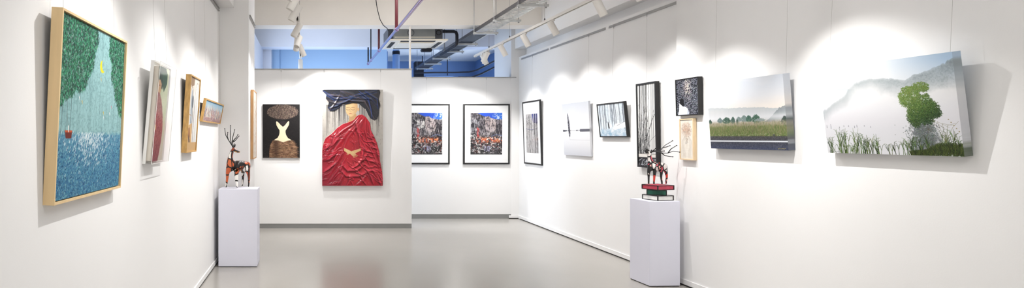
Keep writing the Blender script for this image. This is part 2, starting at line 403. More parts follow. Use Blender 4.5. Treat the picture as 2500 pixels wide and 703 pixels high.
def art_lake():
    c = Cv(620, 434, (238, 238, 242), 21)
    c.vgrad([(0, (244, 246, 248)), (.3, (247, 247, 247)), (.5, (238, 238, 242)), (.62, (232, 231, 236)), (.72, (229, 229, 234)), (1, (233, 233, 237))])
    c.mix(np.clip((c.U - .45) / .5, 0, 1) * np.clip((.35 - c.V) / .3, 0, 1) * .9, (186, 216, 246))
    def ridge(pts, jag): return np.interp(c.U, [p[0] for p in pts], [p[1] for p in pts]) + (c.noise(60, 2, 3) - .5) * jag
    far = ridge([(0, .185), (.06, .21), (.12, .245), (.24, .262), (.3, .27), (1, .4)], .02)
    c.mix((c.V > far) * np.clip(1 - (c.V - far) / .16, 0, 1) * np.clip((.30 - c.U) / .06, 0, 1) * .6, (186, 198, 205))
    hl = ridge([(0, .5), (.22, .32), (.245, .262), (.30, .205), (.36, .18), (.43, .17), (.55, .185), (.68, .222), (.74, .18), (.80, .165), (.88, .125), (.94, .10), (1, .055)], .026)
    tone = c.noise(110, 80, 3)
    soft = c.noise(9, 7, 4)
    hm = np.clip((c.V - hl) / .008, 0, 1) * np.clip(1 - (c.V - hl) / (.15 + .17 * np.clip((c.U - .35) * 1.4, 0, 1)) + (soft - .5) * .7, 0, 1) * np.clip((c.V - hl) / .03 * .5 + .5, 0, 1)
    c.mix(hm * (.62 + .3 * c.U), (158, 168, 172)); c.mix(hm * np.clip((tone - .40) * 3, 0, 1) * .34 * np.clip((c.U - .35) * 2, 0, 1), (108, 122, 126))
    fog = c.noise(5, 4, 4); c.mix(np.clip(fog - .42, 0, 1) * 1.6 * np.exp(-((c.V - .46) / .16) ** 2), (250, 250, 252))
    c.mix(np.clip((fog - .5) * 2, 0, 1) * np.exp(-((c.V - .60) / .08) ** 2) * .6, (216, 217, 224))
    # reflection
    for cx, cy, rx, ry in ((.765, .72, .095, .07), (.775, .80, .10, .09), (.75, .91, .12, .10), (.81, .86, .08, .1)):
        nn = c.noise(40, 40, 3); c.mix(c.emask(cx, cy, rx, ry, .3) * np.clip((nn - .25) * 2.4, 0, 1) * .8, (122, 128, 128))
    for _ in range(2600):
        u, v = c.r.normal(.765, .045), R_(c, .68, 1.0)
        c.ell_fast(u, v, 2.6, c.jit((104, 112, 110), 22), .5)
    # tree
    blobs = [(.775, .305, .055, .045), (.72, .34, .05, .045), (.665, .385, .045, .05), (.70, .45, .07, .06), (.775, .47, .07, .08), (.82, .53, .065, .08), (.76, .58, .09, .08), (.70, .625, .035, .055), (.84, .575, .055, .05), (.735, .53, .06, .07), (.725, .665, .03, .05), (.79, .64, .05, .05), (.80, .33, .03, .03), (.645, .42, .02, .03)] + [(R_(c, .66, .87), R_(c, .30, .66), .016, .02) for _ in range(26)]
    c.path([(.735, .70), (.725, .6), (.69, .5), (.64, .38)], 5, 1.5, (66, 62, 46))
    c.path([(.725, .6), (.765, .45), (.775, .3)], 4, 1.4, (66, 62, 46))
    for pss in range(3):
        for (bx, by, rx, ry) in blobs:
            for _ in range(int(190000 * rx * ry) // 2):
                a = R_(c, 0, 2 * PI); q = math.sqrt(R_(c, 0, 1)) * R_(c, .85, 1.18); u = bx + math.cos(a) * q * rx; v = by + math.sin(a) * q * ry
                sh = (v - .28) / .4 + (u - .74) * 2.2 + R_(c, -.35, .35) - pss * .18
                g = (148, 178, 84) if sh < .06 else ((106, 142, 60) if sh < .38 else ((74, 108, 48) if sh < .75 else (46, 72, 38)))
                c.ell_fast(u, v, R_(c, 1.0, 2.1), c.jit(np.array(g) * (.80, .80, .86), 24), .8)
    # stumps and driftwood
    for u, v, h in ((.02, .70, .03), (.055, .71, .05), (.13, .705, .015), (.17, .69, .012), (.21, .69, .012), (.26, .705, .02), (.28, .70, .025), (.34, .69, .01), (.39, .705, .012)):
        c.seg((u, v), (u, v - h), 3.5, 2, (120, 124, 130), .8)
    for a in range(7):
        t = a * .9; c.seg((.80, .735), (.80 + .03 * math.cos(t), .735 + .04 * math.sin(t)), 1.6, .8, (88, 84, 66))
    # reeds
    def reed(u, L, lean, g, w=2.8):
        c.path([(u, 1.02), (u + lean * .3, 1 - L * .5), (u + lean, 1 - L)], w, .8, g)
        for k in range(2):
            b = R_(c, .3, .75); s_ = 1 if k else -1
            c.path([(u + lean * b * .8, 1 - L * b), (u + lean * b + s_ * .012, 1 - L * b - .06), (u + lean * b + s_ * .028, 1 - L * b - .07)], w * .8, .6, c.jit(g, 14))
    spec = [(.01, .06, 6, .2), (.09, .20, 13, .27), (.22, .30, 8, .27), (.29, .44, 20, .20), (.51, .58, 6, .11), (.60, .68, 8, .16), (.66, .80, 18, .2), (.86, .99, 20, .24), (.02, .46, 26, .07)]
    for u0, u1, n, L in spec:
        for _ in range(n): reed(R_(c, u0, u1), L * R_(c, .5, 1.12), R_(c, -.035, .03), c.jit([(54, 76, 32), (78, 104, 46), (38, 54, 28), (100, 116, 58)][c.r.randint(4)], 10))
    for _ in range(2600):
        u = R_(c, .66, 1.0); t = np.interp(u, [.66, .78, .84, 1], [.02, .04, .10, .11])
        v = 1 - R_(c, 0, 1) * t; c.seg((u, v), (u + R_(c, -.012, .012), v - .03), 1.8, .7, c.jit([(52, 68, 26), (84, 96, 40), (34, 44, 20)][c.r.randint(3)], 12), .9)
    for k in range(5):
        c.path([(.90, .86), (.95 - .03 * k, .72 - .02 * k), (.99 - .02 * k, .66 + .02 * k)], 1.2, .8, (104, 100, 60), .8)
        c.ell_fast(.93 + .014 * k, .64 + .03 * k, 2.6, (150, 134, 84), .9)
    for k in range(14): c.seg((.015 + k * .007, .975 + .006 * (k % 2)), (.019 + k * .007, .985), 1.2, 1, (70, 74, 66))
    return c
def _ellf(s, u, v, r, rgb, a=1.0): s.seg((u, v), (u + .001, v + .001), 2 * r * .8, 2 * r * .8, rgb, a)
Cv.ell_fast = _ellf

def art_field():
    c = Cv(380, 268, (220, 224, 230), 31)
    c.vgrad([(0, (214, 220, 230)), (.25, (222, 225, 231)), (.42, (234, 229, 224)), (.5, (222, 222, 224)), (.58, (208, 208, 208)), (.63, (178, 166, 150)), (.69, (128, 128, 92)), (.80, (92, 112, 58)), (.815, (76, 74, 76)), (.87, (70, 70, 76)), (1, (62, 70, 100))])
    n = c.noise(4, 10, 4); c.mix((c.V < .45) * np.clip(n - .45, 0, 1) * .9, (240, 236, 232))
    c.mix((c.V < .45) * np.clip((c.U - .5) * 1.4, 0, 1) * np.clip((c.V - .15) * 3, 0, 1) * .5, (248, 226, 208))
    rd = np.interp(c.U, [0, .1, .3, .5, .75, .9, 1], [.385, .385, .40, .405, .42, .44, .44]) + (c.noise(50, 2, 3) - .5) * .02
    c.mix((c.V > rd) * np.clip(1 - (c.V - rd) / .17, 0, 1) * .8, (178, 186, 192))
    rd = np.interp(c.U, [0, .78, .86, .93, 1], [.9, .6, .52, .44, .41]) + (c.noise(60, 2, 3) - .5) * .02
    c.mix((c.V > rd) * (c.V < .62) * np.clip(1 - (c.V - rd) / .24, 0, 1) * .9, (138, 146, 150))
    c.mix(np.exp(-((c.V - .545) / .035) ** 2) * .7, (222, 224, 228))
    def tree(u, v, rx, ry, g):
        for _ in range(int(200 + 160000 * rx * ry)):
            a = R_(c, 0, 2 * PI); q = math.sqrt(R_(c, 0, 1)) * R_(c, .8, 1.12); x = math.cos(a) * q; y = math.sin(a) * q
            c.ell_fast(u + x * rx * 1.1 * (1 - .45 * max(0, -y)), v - .008 + y * ry * 1.15, 1.2, c.jit(g, 14), .8)
    for t in ((.02, .60, .02, .03, (58, 82, 72)), (.165, .585, .035, .035, (108, 126, 126)), (.26, .59, .055, .042, (58, 88, 74)), (.35, .59, .026, .045, (66, 92, 84)), (.43, .575, .03, .03, (128, 144, 142)), (.50, .57, .04, .04, (118, 138, 134)), (.405, .61, .012, .035, (70, 92, 84)), (.56, .575, .036, .042, (66, 100, 86)), (.65, .585, .052, .055, (54, 92, 72)), (.70, .595, .06, .018, (140, 152, 150)), (.985, .62, .04, .055, (60, 74, 68))): tree(*t)
    for _ in range(5200):
        v = .625 + .19 * R_(c, 0, 1); u = R_(c, 0, 1); k = (v - .625) / .19
        g = (168, 158, 138) if k < .25 and R_(c, 0, 1) < .7 else [(112, 128, 70), (84, 106, 52), (136, 144, 92), (150, 128, 106), (70, 90, 44)][c.r.randint(5)]
        c.seg((u, v), (u + R_(c, -.004, .004), v - R_(c, .012, .04)), 1.4, .7, c.jit(g, 16), .55)
    for _ in range(120): c.ell_fast(R_(c, 0, 1), R_(c, .775, .805), .9, (198, 204, 170), .8)
    n = c.noise(140, 90, 2); c.mix((c.V > .813) * np.clip((n - .5) * 3, 0, 1) * .5, (112, 112, 120)); c.mix((c.V > .813) * np.clip((.45 - n) * 3, 0, 1) * .5, (40, 40, 50))
    c.mix((np.abs(c.V - .882) < .009) * .95, (232, 236, 242))
    for k in range(9): c.seg((.885 + k * .010, .972 + .006 * (k % 2)), (.890 + k * .010, .985 - .006 * (k % 3)), 1.4, 1, (206, 190, 96))
    c.ell(.85, .80, .02, .025, (70, 74, 70), .8, .5)
    return c

def art_updo():
    c = Cv(240, 350, (20, 17, 18), 41)
    n = c.noise(30, 40, 4); c.mix(np.clip((n - .5) * 3, 0, 1) * .4, (48, 42, 40))
    m = np.clip((c.V - .6) * 4, 0, 1)
    for _ in range(900):
        u, v = R_(c, 0, 1), 1 - abs(c.r.normal(0, .16)); c.ell_fast(u, v, R_(c, .5, 1.2), c.jit((110, 98, 86), 30), .45)
    # big bound hair
    e = c.emask(.535, .15, .435, .138, .08); n = c.noise(20, 20, 3)
    c.mix(e, (62, 50, 46))
    for _ in range(2600):
        a = R_(c, 0, 2 * PI); q = math.sqrt(R_(c, 0, 1)) * .96; u = .535 + .435 * q * math.cos(a); v = .15 + .138 * q * math.sin(a)
        t = -.75 + .5 * math.sin(q * 6) + R_(c, -.3, .3); L = R_(c, .01, .035)
        g = [(132, 112, 98), (94, 76, 66), (36, 28, 28), (168, 148, 130), (70, 56, 52)][c.r.randint(5)]
        c.seg((u, v), (u + L * math.cos(t), v + L * .7 * math.sin(t)), 1.6, .9, c.jit(g, 14), .75)
    # dress
    D = [(.27, .675), (.40, .672), (.55, .702), (.70, .672), (.78, .675), (.85, .72), (.90, .80), (.92, .9), (.92, 1), (.17, 1), (.18, .86), (.20, .76)]
    c.poly(D, (112, 80, 58)); dm = c.pmask(D); ys, xs = np.nonzero(dm > .5)
    for _ in range(2600):
        k = c.r.randint(len(ys)); u, v = xs[k] / c.W, ys[k] / c.H
        g = [(170, 132, 100), (132, 98, 72), (72, 48, 34), (54, 34, 26), (196, 160, 126)][c.r.randint(5)]
        c.seg((u, v), (u + R_(c, .02, .09), v + R_(c, -.006, .006)), 2.0, 1.2, c.jit(g, 12), .6)
    c.mix(dm * np.exp(-((c.U - .36) / .09) ** 2) * .55, (48, 30, 22)); c.mix((1 - dm) * (c.V > .72), c.a.mean((0, 1)) * .4) if False else None
    # nape and shoulders
    N = [(.375, .315), (.36, .34), (.37, .39), (.41, .44), (.455, .485), (.455, .53), (.44, .575), (.40, .625), (.30, .668), (.42, .675), (.55, .706), (.66, .68), (.775, .668), (.68, .63), (.63, .575), (.615, .53), (.615, .49), (.66, .44), (.705, .385), (.715, .335), (.70, .31), (.66, .335), (.60, .39), (.545, .42), (.49, .39), (.43, .345)]
    c.poly(N, (244, 226, 190)); c.ell(.40, .37, .02, .05, (226, 186, 160), .6, .6); c.ell(.675, .37, .02, .05, (226, 186, 160), .6, .6)
    c.mix(c.emask(.545, .35, .13, .06, .5) * (1 - c.pmask(N)) * .5, (64, 54, 58))
    return c

def art_robe():
    c = Cv(300, 470, (182, 176, 168), 51)
    n = c.noise(8, 10, 5); c.mix(np.clip((n - .45) * 3, 0, 1) * .6, (204, 199, 192)); c.mix(np.clip((.42 - n) * 4, 0, 1) * .5, (158, 150, 142))
    for _ in range(70):
        u = R_(c, .06, .42) if R_(c, 0, 1) < .55 else R_(c, .60, .95)
        L = R_(c, .10, .32); c.path([(u, .16), (u + .002, .16 + L)], R_(c, 1.2, 3.2), .8, c.jit((44, 40, 42), 12), R_(c, .5, .9))
    for _ in range(420):
        c.ell_fast(R_(c, 0, 1), R_(c, .1, 1), R_(c, .4, 1.1), c.jit((60, 46, 50), 20), .7)
    # neck, face
    c.poly([(.445, .25), (.56, .25), (.57, .31), (.60, .34), (.42, .34), (.445, .31)], (196, 156, 108))
    f = [(.385, .17), (.385, .215), (.40, .245), (.43, .268), (.47, .282), (.505, .275), (.545, .25), (.575, .225), (.585, .17), (.57, .13), (.40, .13)]
    c.poly(f, (222, 188, 138)); c.mix(c.pmask(f) * np.clip((c.U - .48) / .10, 0, 1) * .5, (176, 130, 88))
    c.ell(.595, .205, .017, .02, (206, 164, 118))
    for s_, u in ((0, .425), (1, .505)):
        c.path([(u - .028, .188), (u, .183), (u + .03, .187)], 1.3, 1, (92, 66, 50)); c.path([(u - .026, .206), (u, .211), (u + .028, .206)], 1.8, 1, (58, 40, 34))
    c.path([(.465, .19), (.455, .225), (.472, .231), (.485, .228)], 1.2, 1, (160, 116, 80)); c.path([(.45, .249), (.468, .246), (.49, .249)], 2.8, 1.6, (172, 62, 52))
    # robe
    P = [(.60, .262), (.66, .258), (.72, .285), (.79, .35), (.80, .42), (.85, .48), (.90, .55), (.945, .66), (.95, .73), (.985, .84), (1, .92), (1, 1), (0, 1), (0, .64), (.02, .56), (.06, .50), (.16, .455), (.20, .43), (.24, .40), (.33, .36), (.45, .335), (.52, .315), (.56, .28)]
    rm = c.pmask(P); c.mix(rm, (178, 14, 36))
    # torso under the drape
    T = [(.38, .46), (.58, .44), (.64, .56), (.66, .78), (.50, .82), (.34, .74), (.36, .60)]
    tm = np.clip(c.emask(.50, .62, .20, .21, .6) * 1.3, 0, 1); c.mix(tm, (172, 18, 34))
    H = np.zeros((c.H, c.W))
    def fold(pts, w, amp, col=True):
        nonlocal H
        X = c.U * c.W; Y = c.V * c.H; best = np.full((c.H, c.W), 1e9); sd = np.zeros((c.H, c.W)); tt = np.zeros((c.H, c.W)); n = len(pts) - 1
        for i in range(n):
            x0, y0 = pts[i][0] * c.W, pts[i][1] * c.H; x1, y1 = pts[i + 1][0] * c.W, pts[i + 1][1] * c.H
            dx, dy = x1 - x0, y1 - y0; L = dx * dx + dy * dy + 1e-9
            t = np.clip(((X - x0) * dx + (Y - y0) * dy) / L, 0, 1); px = X - x0 - t * dx; py = Y - y0 - t * dy
            d = np.hypot(px, py); k = d < best; best = np.where(k, d, best); sd = np.where(k, d * np.sign(dx * py - dy * px), sd); tt = np.where(k, (i + t) / n, tt)
        tp = np.clip(np.minimum(tt, 1 - tt) * 4 + .15, 0, 1); ww = w * (.45 + .55 * tp); q_ = sd / ww
        H += amp * tp * np.where(q_ < 0, np.exp(-(q_ * .7) ** 2), np.exp(-(q_ * 1.5) ** 2))
        if col:
            c.mix(np.exp(-((q_ + .8) / .9) ** 2) * tp * rm * .42, (222, 44, 64)); c.mix(np.exp(-((q_ + .15) / .25) ** 2) * tp * rm * .5, (240, 116, 130)); c.mix(np.exp(-((q_ - .75) / .55) ** 2) * tp * rm * .72, (104, 6, 20))  # fold highlights and dark sides painted into the colour, besides the relief
    sets = [
        [(.62, .27), (.50, .36), (.34, .42), (.16, .52), (.02, .66)], [(.66, .27), (.52, .38), (.38, .47), (.22, .60), (.06, .80)], [(.70, .29), (.54, .40), (.42, .50), (.32, .66), (.10, .92)],
        [(.68, .28), (.60, .40), (.62, .54), (.66, .68), (.72, .80)], [(.72, .30), (.70, .42), (.76, .56), (.86, .70), (.96, .86)], [(.76, .34), (.80, .48), (.90, .62), (.97, .80)],
        [(.60, .30), (.56, .35), (.58, .43), (.64, .52)], [(.64, .60), (.74, .64), (.88, .66)], [(.64, .70), (.78, .74), (.94, .76)],
        [(.30, .76), (.42, .84), (.56, .84), (.70, .78)], [(.24, .80), (.40, .90), (.60, .90), (.80, .84), (.96, .86)], [(.30, .80), (.20, .88), (.08, .98)], [(.36, .86), (.30, .94), (.24, 1)],
        [(.46, .88), (.44, .96), (.40, 1)], [(.60, .88), (.66, .94), (.74, 1)], [(.70, .80), (.80, .90), (.86, 1)], [(.82, .82), (.92, .92), (.98, 1)], [(.04, .62), (.14, .58), (.30, .50)], [(.02, .74), (.12, .72), (.26, .64)],
        [(.02, .86), (.12, .82), (.26, .74)], [(.20, .44), (.16, .56), (.04, .74)], [(.30, .40), (.24, .50), (.14, .62)], [(.56, .80), (.66, .72), (.68, .62)], [(.48, .82), (.60, .78), (.76, .66)], [(.74, .88), (.62, .96), (.54, 1)]]
    flow = c.noise(7, 16, 4); c.mix(rm * np.clip((flow - .5) * 4, 0, 1) * .35, (222, 46, 66)); c.mix(rm * np.clip((.46 - flow) * 4, 0, 1) * .45, (132, 12, 28))
    for q in sets: fold(q, R_(c, 4.0, 8.5), R_(c, .7, 1.1))
    for _ in range(150):
        u, v = R_(c, .03, .95), R_(c, .40, .98); a = R_(c, -.6, .9) + (PI if u < .4 else 0); L = R_(c, .06, .2)
        fold([(u, v), (u + L * .5 * math.cos(a), v + L * .5 * abs(math.sin(a))), (u + L * math.cos(a + .15), v + L * abs(math.sin(a + .15)))], R_(c, 1.8, 4.2), .4)
    c.mix(rm * np.clip((c.V - .55) / .4, 0, 1) * np.clip((.5 - c.U) * 2, 0, 1) * .35, (90, 14, 48))
    c.mix(tm * .5, (164, 12, 30)); H *= (1 - tm * .75)
    for _ in range(620):
        k = [(240, 214, 214), (60, 40, 120), (30, 14, 30), (90, 60, 130)][c.r.randint(4)]
        u, v = R_(c, 0, 1), R_(c, .4, 1)
        if rm[min(c.H - 1, int(v * c.H)), min(c.W - 1, int(u * c.W))] > .5: c.ell_fast(u, v, R_(c, .4, 1.1), k, .8)
    # hands
    sk = (224, 190, 136)
    c.poly([(.36, .605), (.40, .615), (.50, .645), (.53, .66), (.50, .675), (.42, .66), (.36, .635)], sk)
    c.poly([(.63, .61), (.58, .62), (.50, .635), (.46, .645), (.52, .665), (.60, .645), (.64, .63)], (212, 174, 120))
    for k in range(4):
        c.path([(.49 - .012 * k, .645 + .004 * k), (.55 - .012 * k, .672 + .007 * k), (.585 - .02 * k, .69 + .006 * k)], 4.2, 2.4, (206, 166, 112)); c.path([(.495 - .012 * k, .643 + .004 * k), (.555 - .012 * k, .669 + .007 * k)], 1.8, 1.2, (236, 206, 156))
    for k in range(3): c.path([(.48 - .03 * k, .65 + .004 * k), (.43 - .012 * k, .672)], 3.6, 2, (222, 186, 132))
    # black wrapped hair
    B = [(.0, .012), (.02, .0), (.94, .0), (.955, .03), (.93, .10), (.955, .16), (.935, .21), (.925, .27), (.90, .305), (.86, .32), (.79, .295), (.75, .25), (.72, .205), (.66, .175), (.60, .145), (.50, .14), (.39, .155), (.34, .15), (.28, .19), (.20, .225), (.13, .225), (.09, .18), (.11, .13), (.06, .09), (.07, .05)]
    bmk = c.pmask(B); c.mix(bmk, (22, 24, 34)); rm = bmk; Hr = H.copy(); H = np.zeros_like(H)
    hair = [[(.02, .03), (.2, .10), (.4, .10), (.6, .06), (.9, .02)], [(.08, .12), (.25, .15), (.45, .12), (.7, .13), (.9, .26)], [(.1, .2), (.25, .17), (.5, .09), (.8, .10), (.92, .18)], [(.3, .01), (.5, .05), (.7, .12), (.86, .30)], [(.6, .02), (.76, .1), (.8, .2), (.82, .29)], [(.10, .06), (.3, .07), (.5, .13)], [(.7, .02), (.9, .1), (.92, .2)], [(.12, .22), (.22, .14), (.3, .05)]]
    cols = [(46, 96, 204), (96, 74, 84), (40, 72, 156), (136, 112, 112)]
    for i, q in enumerate(hair):
        X = c.U * c.W; fold(q, R_(c, 2.6, 4.5), .8, False)
        for k in range(5):
            o = R_(c, -.02, .02); c.path([(u, v + o) for u, v in q], R_(c, 1, 2), .8, c.jit(cols[i % 4], 18), .5)
    for _ in range(260):
        u, v = R_(c, .05, .93), R_(c, .01, .28)
        if bmk[int(v * c.H), int(u * c.W)] > .5:
            a = R_(c, -.9, .9); g = cols[c.r.randint(4)] if u < .5 else [(96, 72, 72), (60, 48, 56), (120, 92, 92)][c.r.randint(3)]
            c.seg((u, v), (u + .05 * math.cos(a), v + .03 * math.sin(a)), 1.3, .6, c.jit(g, 16), .45)
    rmask = c.pmask(P) * (1 - bmk)
    c.h = np.clip(Hr, 0, 1.6) * rmask * .014 + rmask * .004 + (np.clip(H, 0, 1.6) * .012 + .006) * bmk
    return c

def art_city(seed):
    c = Cv(250, 330, (92, 88, 92), seed)
    n1 = c.noise(26, 32, 3); n2 = c.noise(60, 16, 3); n3 = c.noise(14, 60, 2)
    # weathered blocks
    c.poly([(.22, .16), (.34, .06), (.5, .08), (.55, .5), (.22, .5)], (66, 62, 68))
    c.poly([(0, .10), (.27, .19), (.27, .62), (0, .66)], (150, 150, 154)); c.poly([(.03, .22), (.12, .25), (.12, .36), (.03, .34)], (38, 36, 42)); c.poly([(.16, .26), (.23, .28), (.22, .37), (.15, .36)], (46, 44, 50))
    c.poly([(.46, .10), (.60, .08), (.66, .13), (.82, .16), (.83, .40), (.66, .46), (.48, .42)], (196, 178, 174)); c.poly([(.56, .12), (.60, .12), (.60, .30), (.56, .32)], (92, 82, 88))
    c.poly([(.80, .18), (1, .15), (1, .56), (.68, .54), (.80, .38)], (52, 48, 56))
    for k in range(22):
        v = .32 + k * .012; c.path([(.30, v + .09), (.5, v + .03), (.69, v - .005)], 1.6, 1.2, (216, 208, 206) if k % 2 else (84, 76, 90), .85)
    if seed % 2: c.poly([(.14, .17), (.44, .20), (.47, .33), (.28, .40), (.2, .3)], (232, 228, 222)); c.poly([(0, .12), (.2, .22), (.2, .3), (0, .24)], (44, 42, 48))
    sky = c.pmask([(.22, 0), (1, 0), (1, .16), (.86, .16), (.66, .13), (.58, .08), (.46, .09), (.36, .06)])
    m = (1 - sky)
    c.mix((n2 > .60) * m * .7, (24, 22, 28)); c.mix((n2 < .38) * m * .6, (226, 220, 216)); c.mix((n1 > .62) * m * .6, (38, 34, 42)); c.mix((n1 < .36) * m * .5, (170, 160, 168))
    c.mix(sky, (36, 88, 214)); c.mix(sky * np.clip((c.U - .7) * 5, 0, 1) * .7, (64, 138, 236)); c.mix(sky * (n1 < .42) * np.clip((c.U - .62) * 4, 0, 1) * .9, (222, 232, 246))
    for _ in range(70):
        u = R_(c, .4, 1); v = R_(c, .14, .5); c.seg((u, v), (u + R_(c, -.01, .01), v + R_(c, .02, .09)), R_(c, 1, 3), 1, c.jit([(226, 212, 206), (50, 44, 56), (166, 140, 140), (28, 26, 32)][c.r.randint(4)], 16), .75)
    # dark tangle of the lower half
    lo = np.clip((c.V - .52) / .06, 0, 1) + np.clip((.2 - c.U) / .06, 0, 1) * np.clip((c.V - .45) / .06, 0, 1); lo = np.clip(lo, 0, 1)
    c.mix(lo * .8, (44, 40, 44)); n4 = c.noise(26, 34, 2); n5 = c.noise(34, 30, 2)
    c.mix(lo * (n4 > .60) * .95, (232, 228, 224)); c.mix(lo * (n5 > .58) * .9, (14, 13, 16)); c.mix(lo * (n5 < .36) * .6, (128, 122, 130))
    hot = np.exp(-((c.V - .655) / .055) ** 2) * np.clip((c.U - .16) / .08, 0, 1)
    n6 = c.noise(22, 30, 3); c.mix(hot * (n6 > .46) * .95, (226, 88, 48)); c.mix(hot * (n6 > .58) * .8, (246, 160, 92)); c.mix(hot * (n4 > .62) * .8, (248, 232, 220)); c.mix(hot * (n5 > .62) * .8, (60, 20, 22))
    for _ in range(26): u = R_(c, .20, .27); v = R_(c, .34, .56); c.seg((u, v), (u + .005, v + .05), 3.4, 1.4, (206, 50, 44), .8)
    for _ in range(120):
        u = R_(c, 0, 1); v = R_(c, .62, .98); a = R_(c, 0, PI); L = R_(c, .03, .09); g = [(12, 12, 14), (240, 238, 234), (12, 12, 14), (206, 70, 50)][c.r.randint(4)]
        c.path([(u, v), (u + L * math.cos(a), v + L * .6 * math.sin(a)), (u + L * 1.4 * math.cos(a + .7), v + L * math.sin(a + .7))], R_(c, 1.2, 2.6), 1, g, .8)
    for _ in range(10): u = R_(c, .4, .62); c.seg((u, .80), (u, .92), 4, 3, (176, 172, 210), .6)
    c.mix((c.V > .965) * .7, (58, 56, 58)); c.path([(.65, .57), (.8, .52), (1, .55)], 3, 3, (120, 150, 210), .8)
    return c

def art_trunks():
    c = Cv(150, 230, (226, 222, 220), 71)
    c.poly([(.55, 0), (1, 0), (1, .26), (.6, .22)], (58, 60, 140)); c.poly([(.6, .0), (.85, 0), (.75, .18)], (40, 44, 116))
    for u, w in ((.06, 9), (.25, 16), (.42, 12), (.68, 14), (.84, 10), (.97, 9)):
        c.path([(u + .02, 0), (u, .4), (u + .03, 1)], w, w * .9, (206, 202, 200)); c.path([(u + .06, 0), (u + .045, .4), (u + .07, 1)], w * .34, w * .4, (22, 22, 26)); c.path([(u - .04, .1), (u - .04, .6), (u - .03, 1)], 1.6, 1, (60, 58, 62))
    for _ in range(220):
        u = R_(c, 0, 1); v = R_(c, .2, 1); c.seg((u, v), (u + R_(c, -.03, .03), v + R_(c, .02, .12)), R_(c, .8, 3), .6, [(18, 18, 22), (18, 18, 22), (150, 140, 140), (92, 70, 66)][c.r.randint(4)], .7)
    for _ in range(40): u = R_(c, 0, .4); v = R_(c, .0, .25); c.seg((u, v), (u + R_(c, .05, .2), v + R_(c, -.1, .1)), 1.2, .6, (40, 40, 44), .8)
    c.path([(.0, .38), (.5, .42), (1, .36)], 2, 1, (40, 40, 60)); c.path([(.0, .36), (.3, .40), (.6, .40)], 1, 1, (60, 70, 160))
    return c

def art_lone():
    c = Cv(220, 220, (236, 238, 242), 81)
    c.vgrad([(0, (196, 200, 208)), (.25, (222, 224, 230)), (.5, (244, 245, 247)), (.8, (238, 239, 243)), (1, (218, 220, 228))])
    for _ in range(1500): c.ell_fast(R_(c, 0, 1), R_(c, 0, .5), .7, (206, 208, 216), .15)
    c.mix((np.abs(c.V - .525) < .012 + .012 * (c.U > .66) - .008 * ((c.U > .32) & (c.U < .52))) * ((c.noise(50, 3, 2) > .36) | (c.U > .66)) * .85 * (np.abs(c.U - .62) > .02), (74, 74, 86))
    c.poly([(0, .505), (.12, .515), (.18, .53), (.12, .54), (0, .545)], (58, 58, 70))
    T = [(.215, .18), (.235, .22), (.255, .30), (.285, .40), (.29, .50), (.295, .58), (.28, .64), (.255, .655), (.235, .62), (.225, .55), (.215, .44), (.20, .33), (.205, .25)]
    c.poly(T, (66, 64, 76)); tm = c.pmask(T); n = c.noise(60, 40, 3); c.mix(tm * (n > .56) * .8, (168, 168, 176)); c.mix(tm * (n < .4) * .7, (30, 30, 40))
    for k in range(14): u = .22 + .06 * k / 14; v = .2 + .03 * k; c.seg((u - .01, v + .03), (u + .015, v), 1.4, .8, (52, 50, 62))
    c.path([(.25, .66), (.27, .70), (1, .705)], .9, .8, (176, 178, 186))
    return c

def art_blueforest():
    c = Cv(250, 180, (232, 240, 246), 91)
    n = c.noise(6, 5, 4); c.mix(np.clip((n - .4) * 2.6, 0, 1) * .5, (196, 214, 228))
    c.mix(np.clip((c.V - .72) / .2, 0, 1) * np.clip((c.noise(10, 8, 4) - .3) * 3, 0, 1) * .8, (142, 178, 206))
    for _ in range(34):
        u = R_(c, .02, 1); b = R_(c, .5, .85); w = R_(c, 1, 6); g = [(150, 158, 168), (96, 104, 116), (206, 212, 218), (60, 66, 78)][c.r.randint(4)]
        c.path([(u + R_(c, -.03, .03), 0), (u + R_(c, -.02, .02), b * .5), (u, b)], w, w * .7, g, .7); c.path([(u + .012, 0), (u + .012, b)], 1, .8, (60, 66, 78), .6)
    for u, w in ((.60, 7), (.66, 6), (.18, 5), (.27, 4), (.80, 4)):
        c.path([(u, 0), (u + .01, .4), (u - .02, .75)], w, w * 1.3, (178, 184, 192)); c.path([(u + .016, 0), (u + .022, .4), (u - .004, .78)], 2.6, 2, (52, 56, 66))
    for _ in range(200): u, v = R_(c, 0, 1), R_(c, 0, .6); c.seg((u, v), (u + R_(c, -.02, .02), v + .04), 1, .6, (88, 96, 108), .5)
    c.poly([(.40, .9), (.62, .62), (1, .58), (1, .74), (.7, .78)], (244, 247, 250)); c.path([(.68, .68), (.82, .62), (1, .55)], 1.6, 1, (92, 98, 108))
    for _ in range(500): u, v = R_(c, 0, 1), R_(c, .78, 1); c.ell_fast(u, v, R_(c, .8, 2), c.jit((120, 158, 192), 24), .5)
    c.poly([(.345, .54), (.365, .56), (.385, .66), (.395, .76), (.345, .76), (.34, .66)], (20, 20, 26)); c.poly([(.39, .60), (.46, .60), (.50, .72), (.40, .74)], (246, 248, 250))
    return c

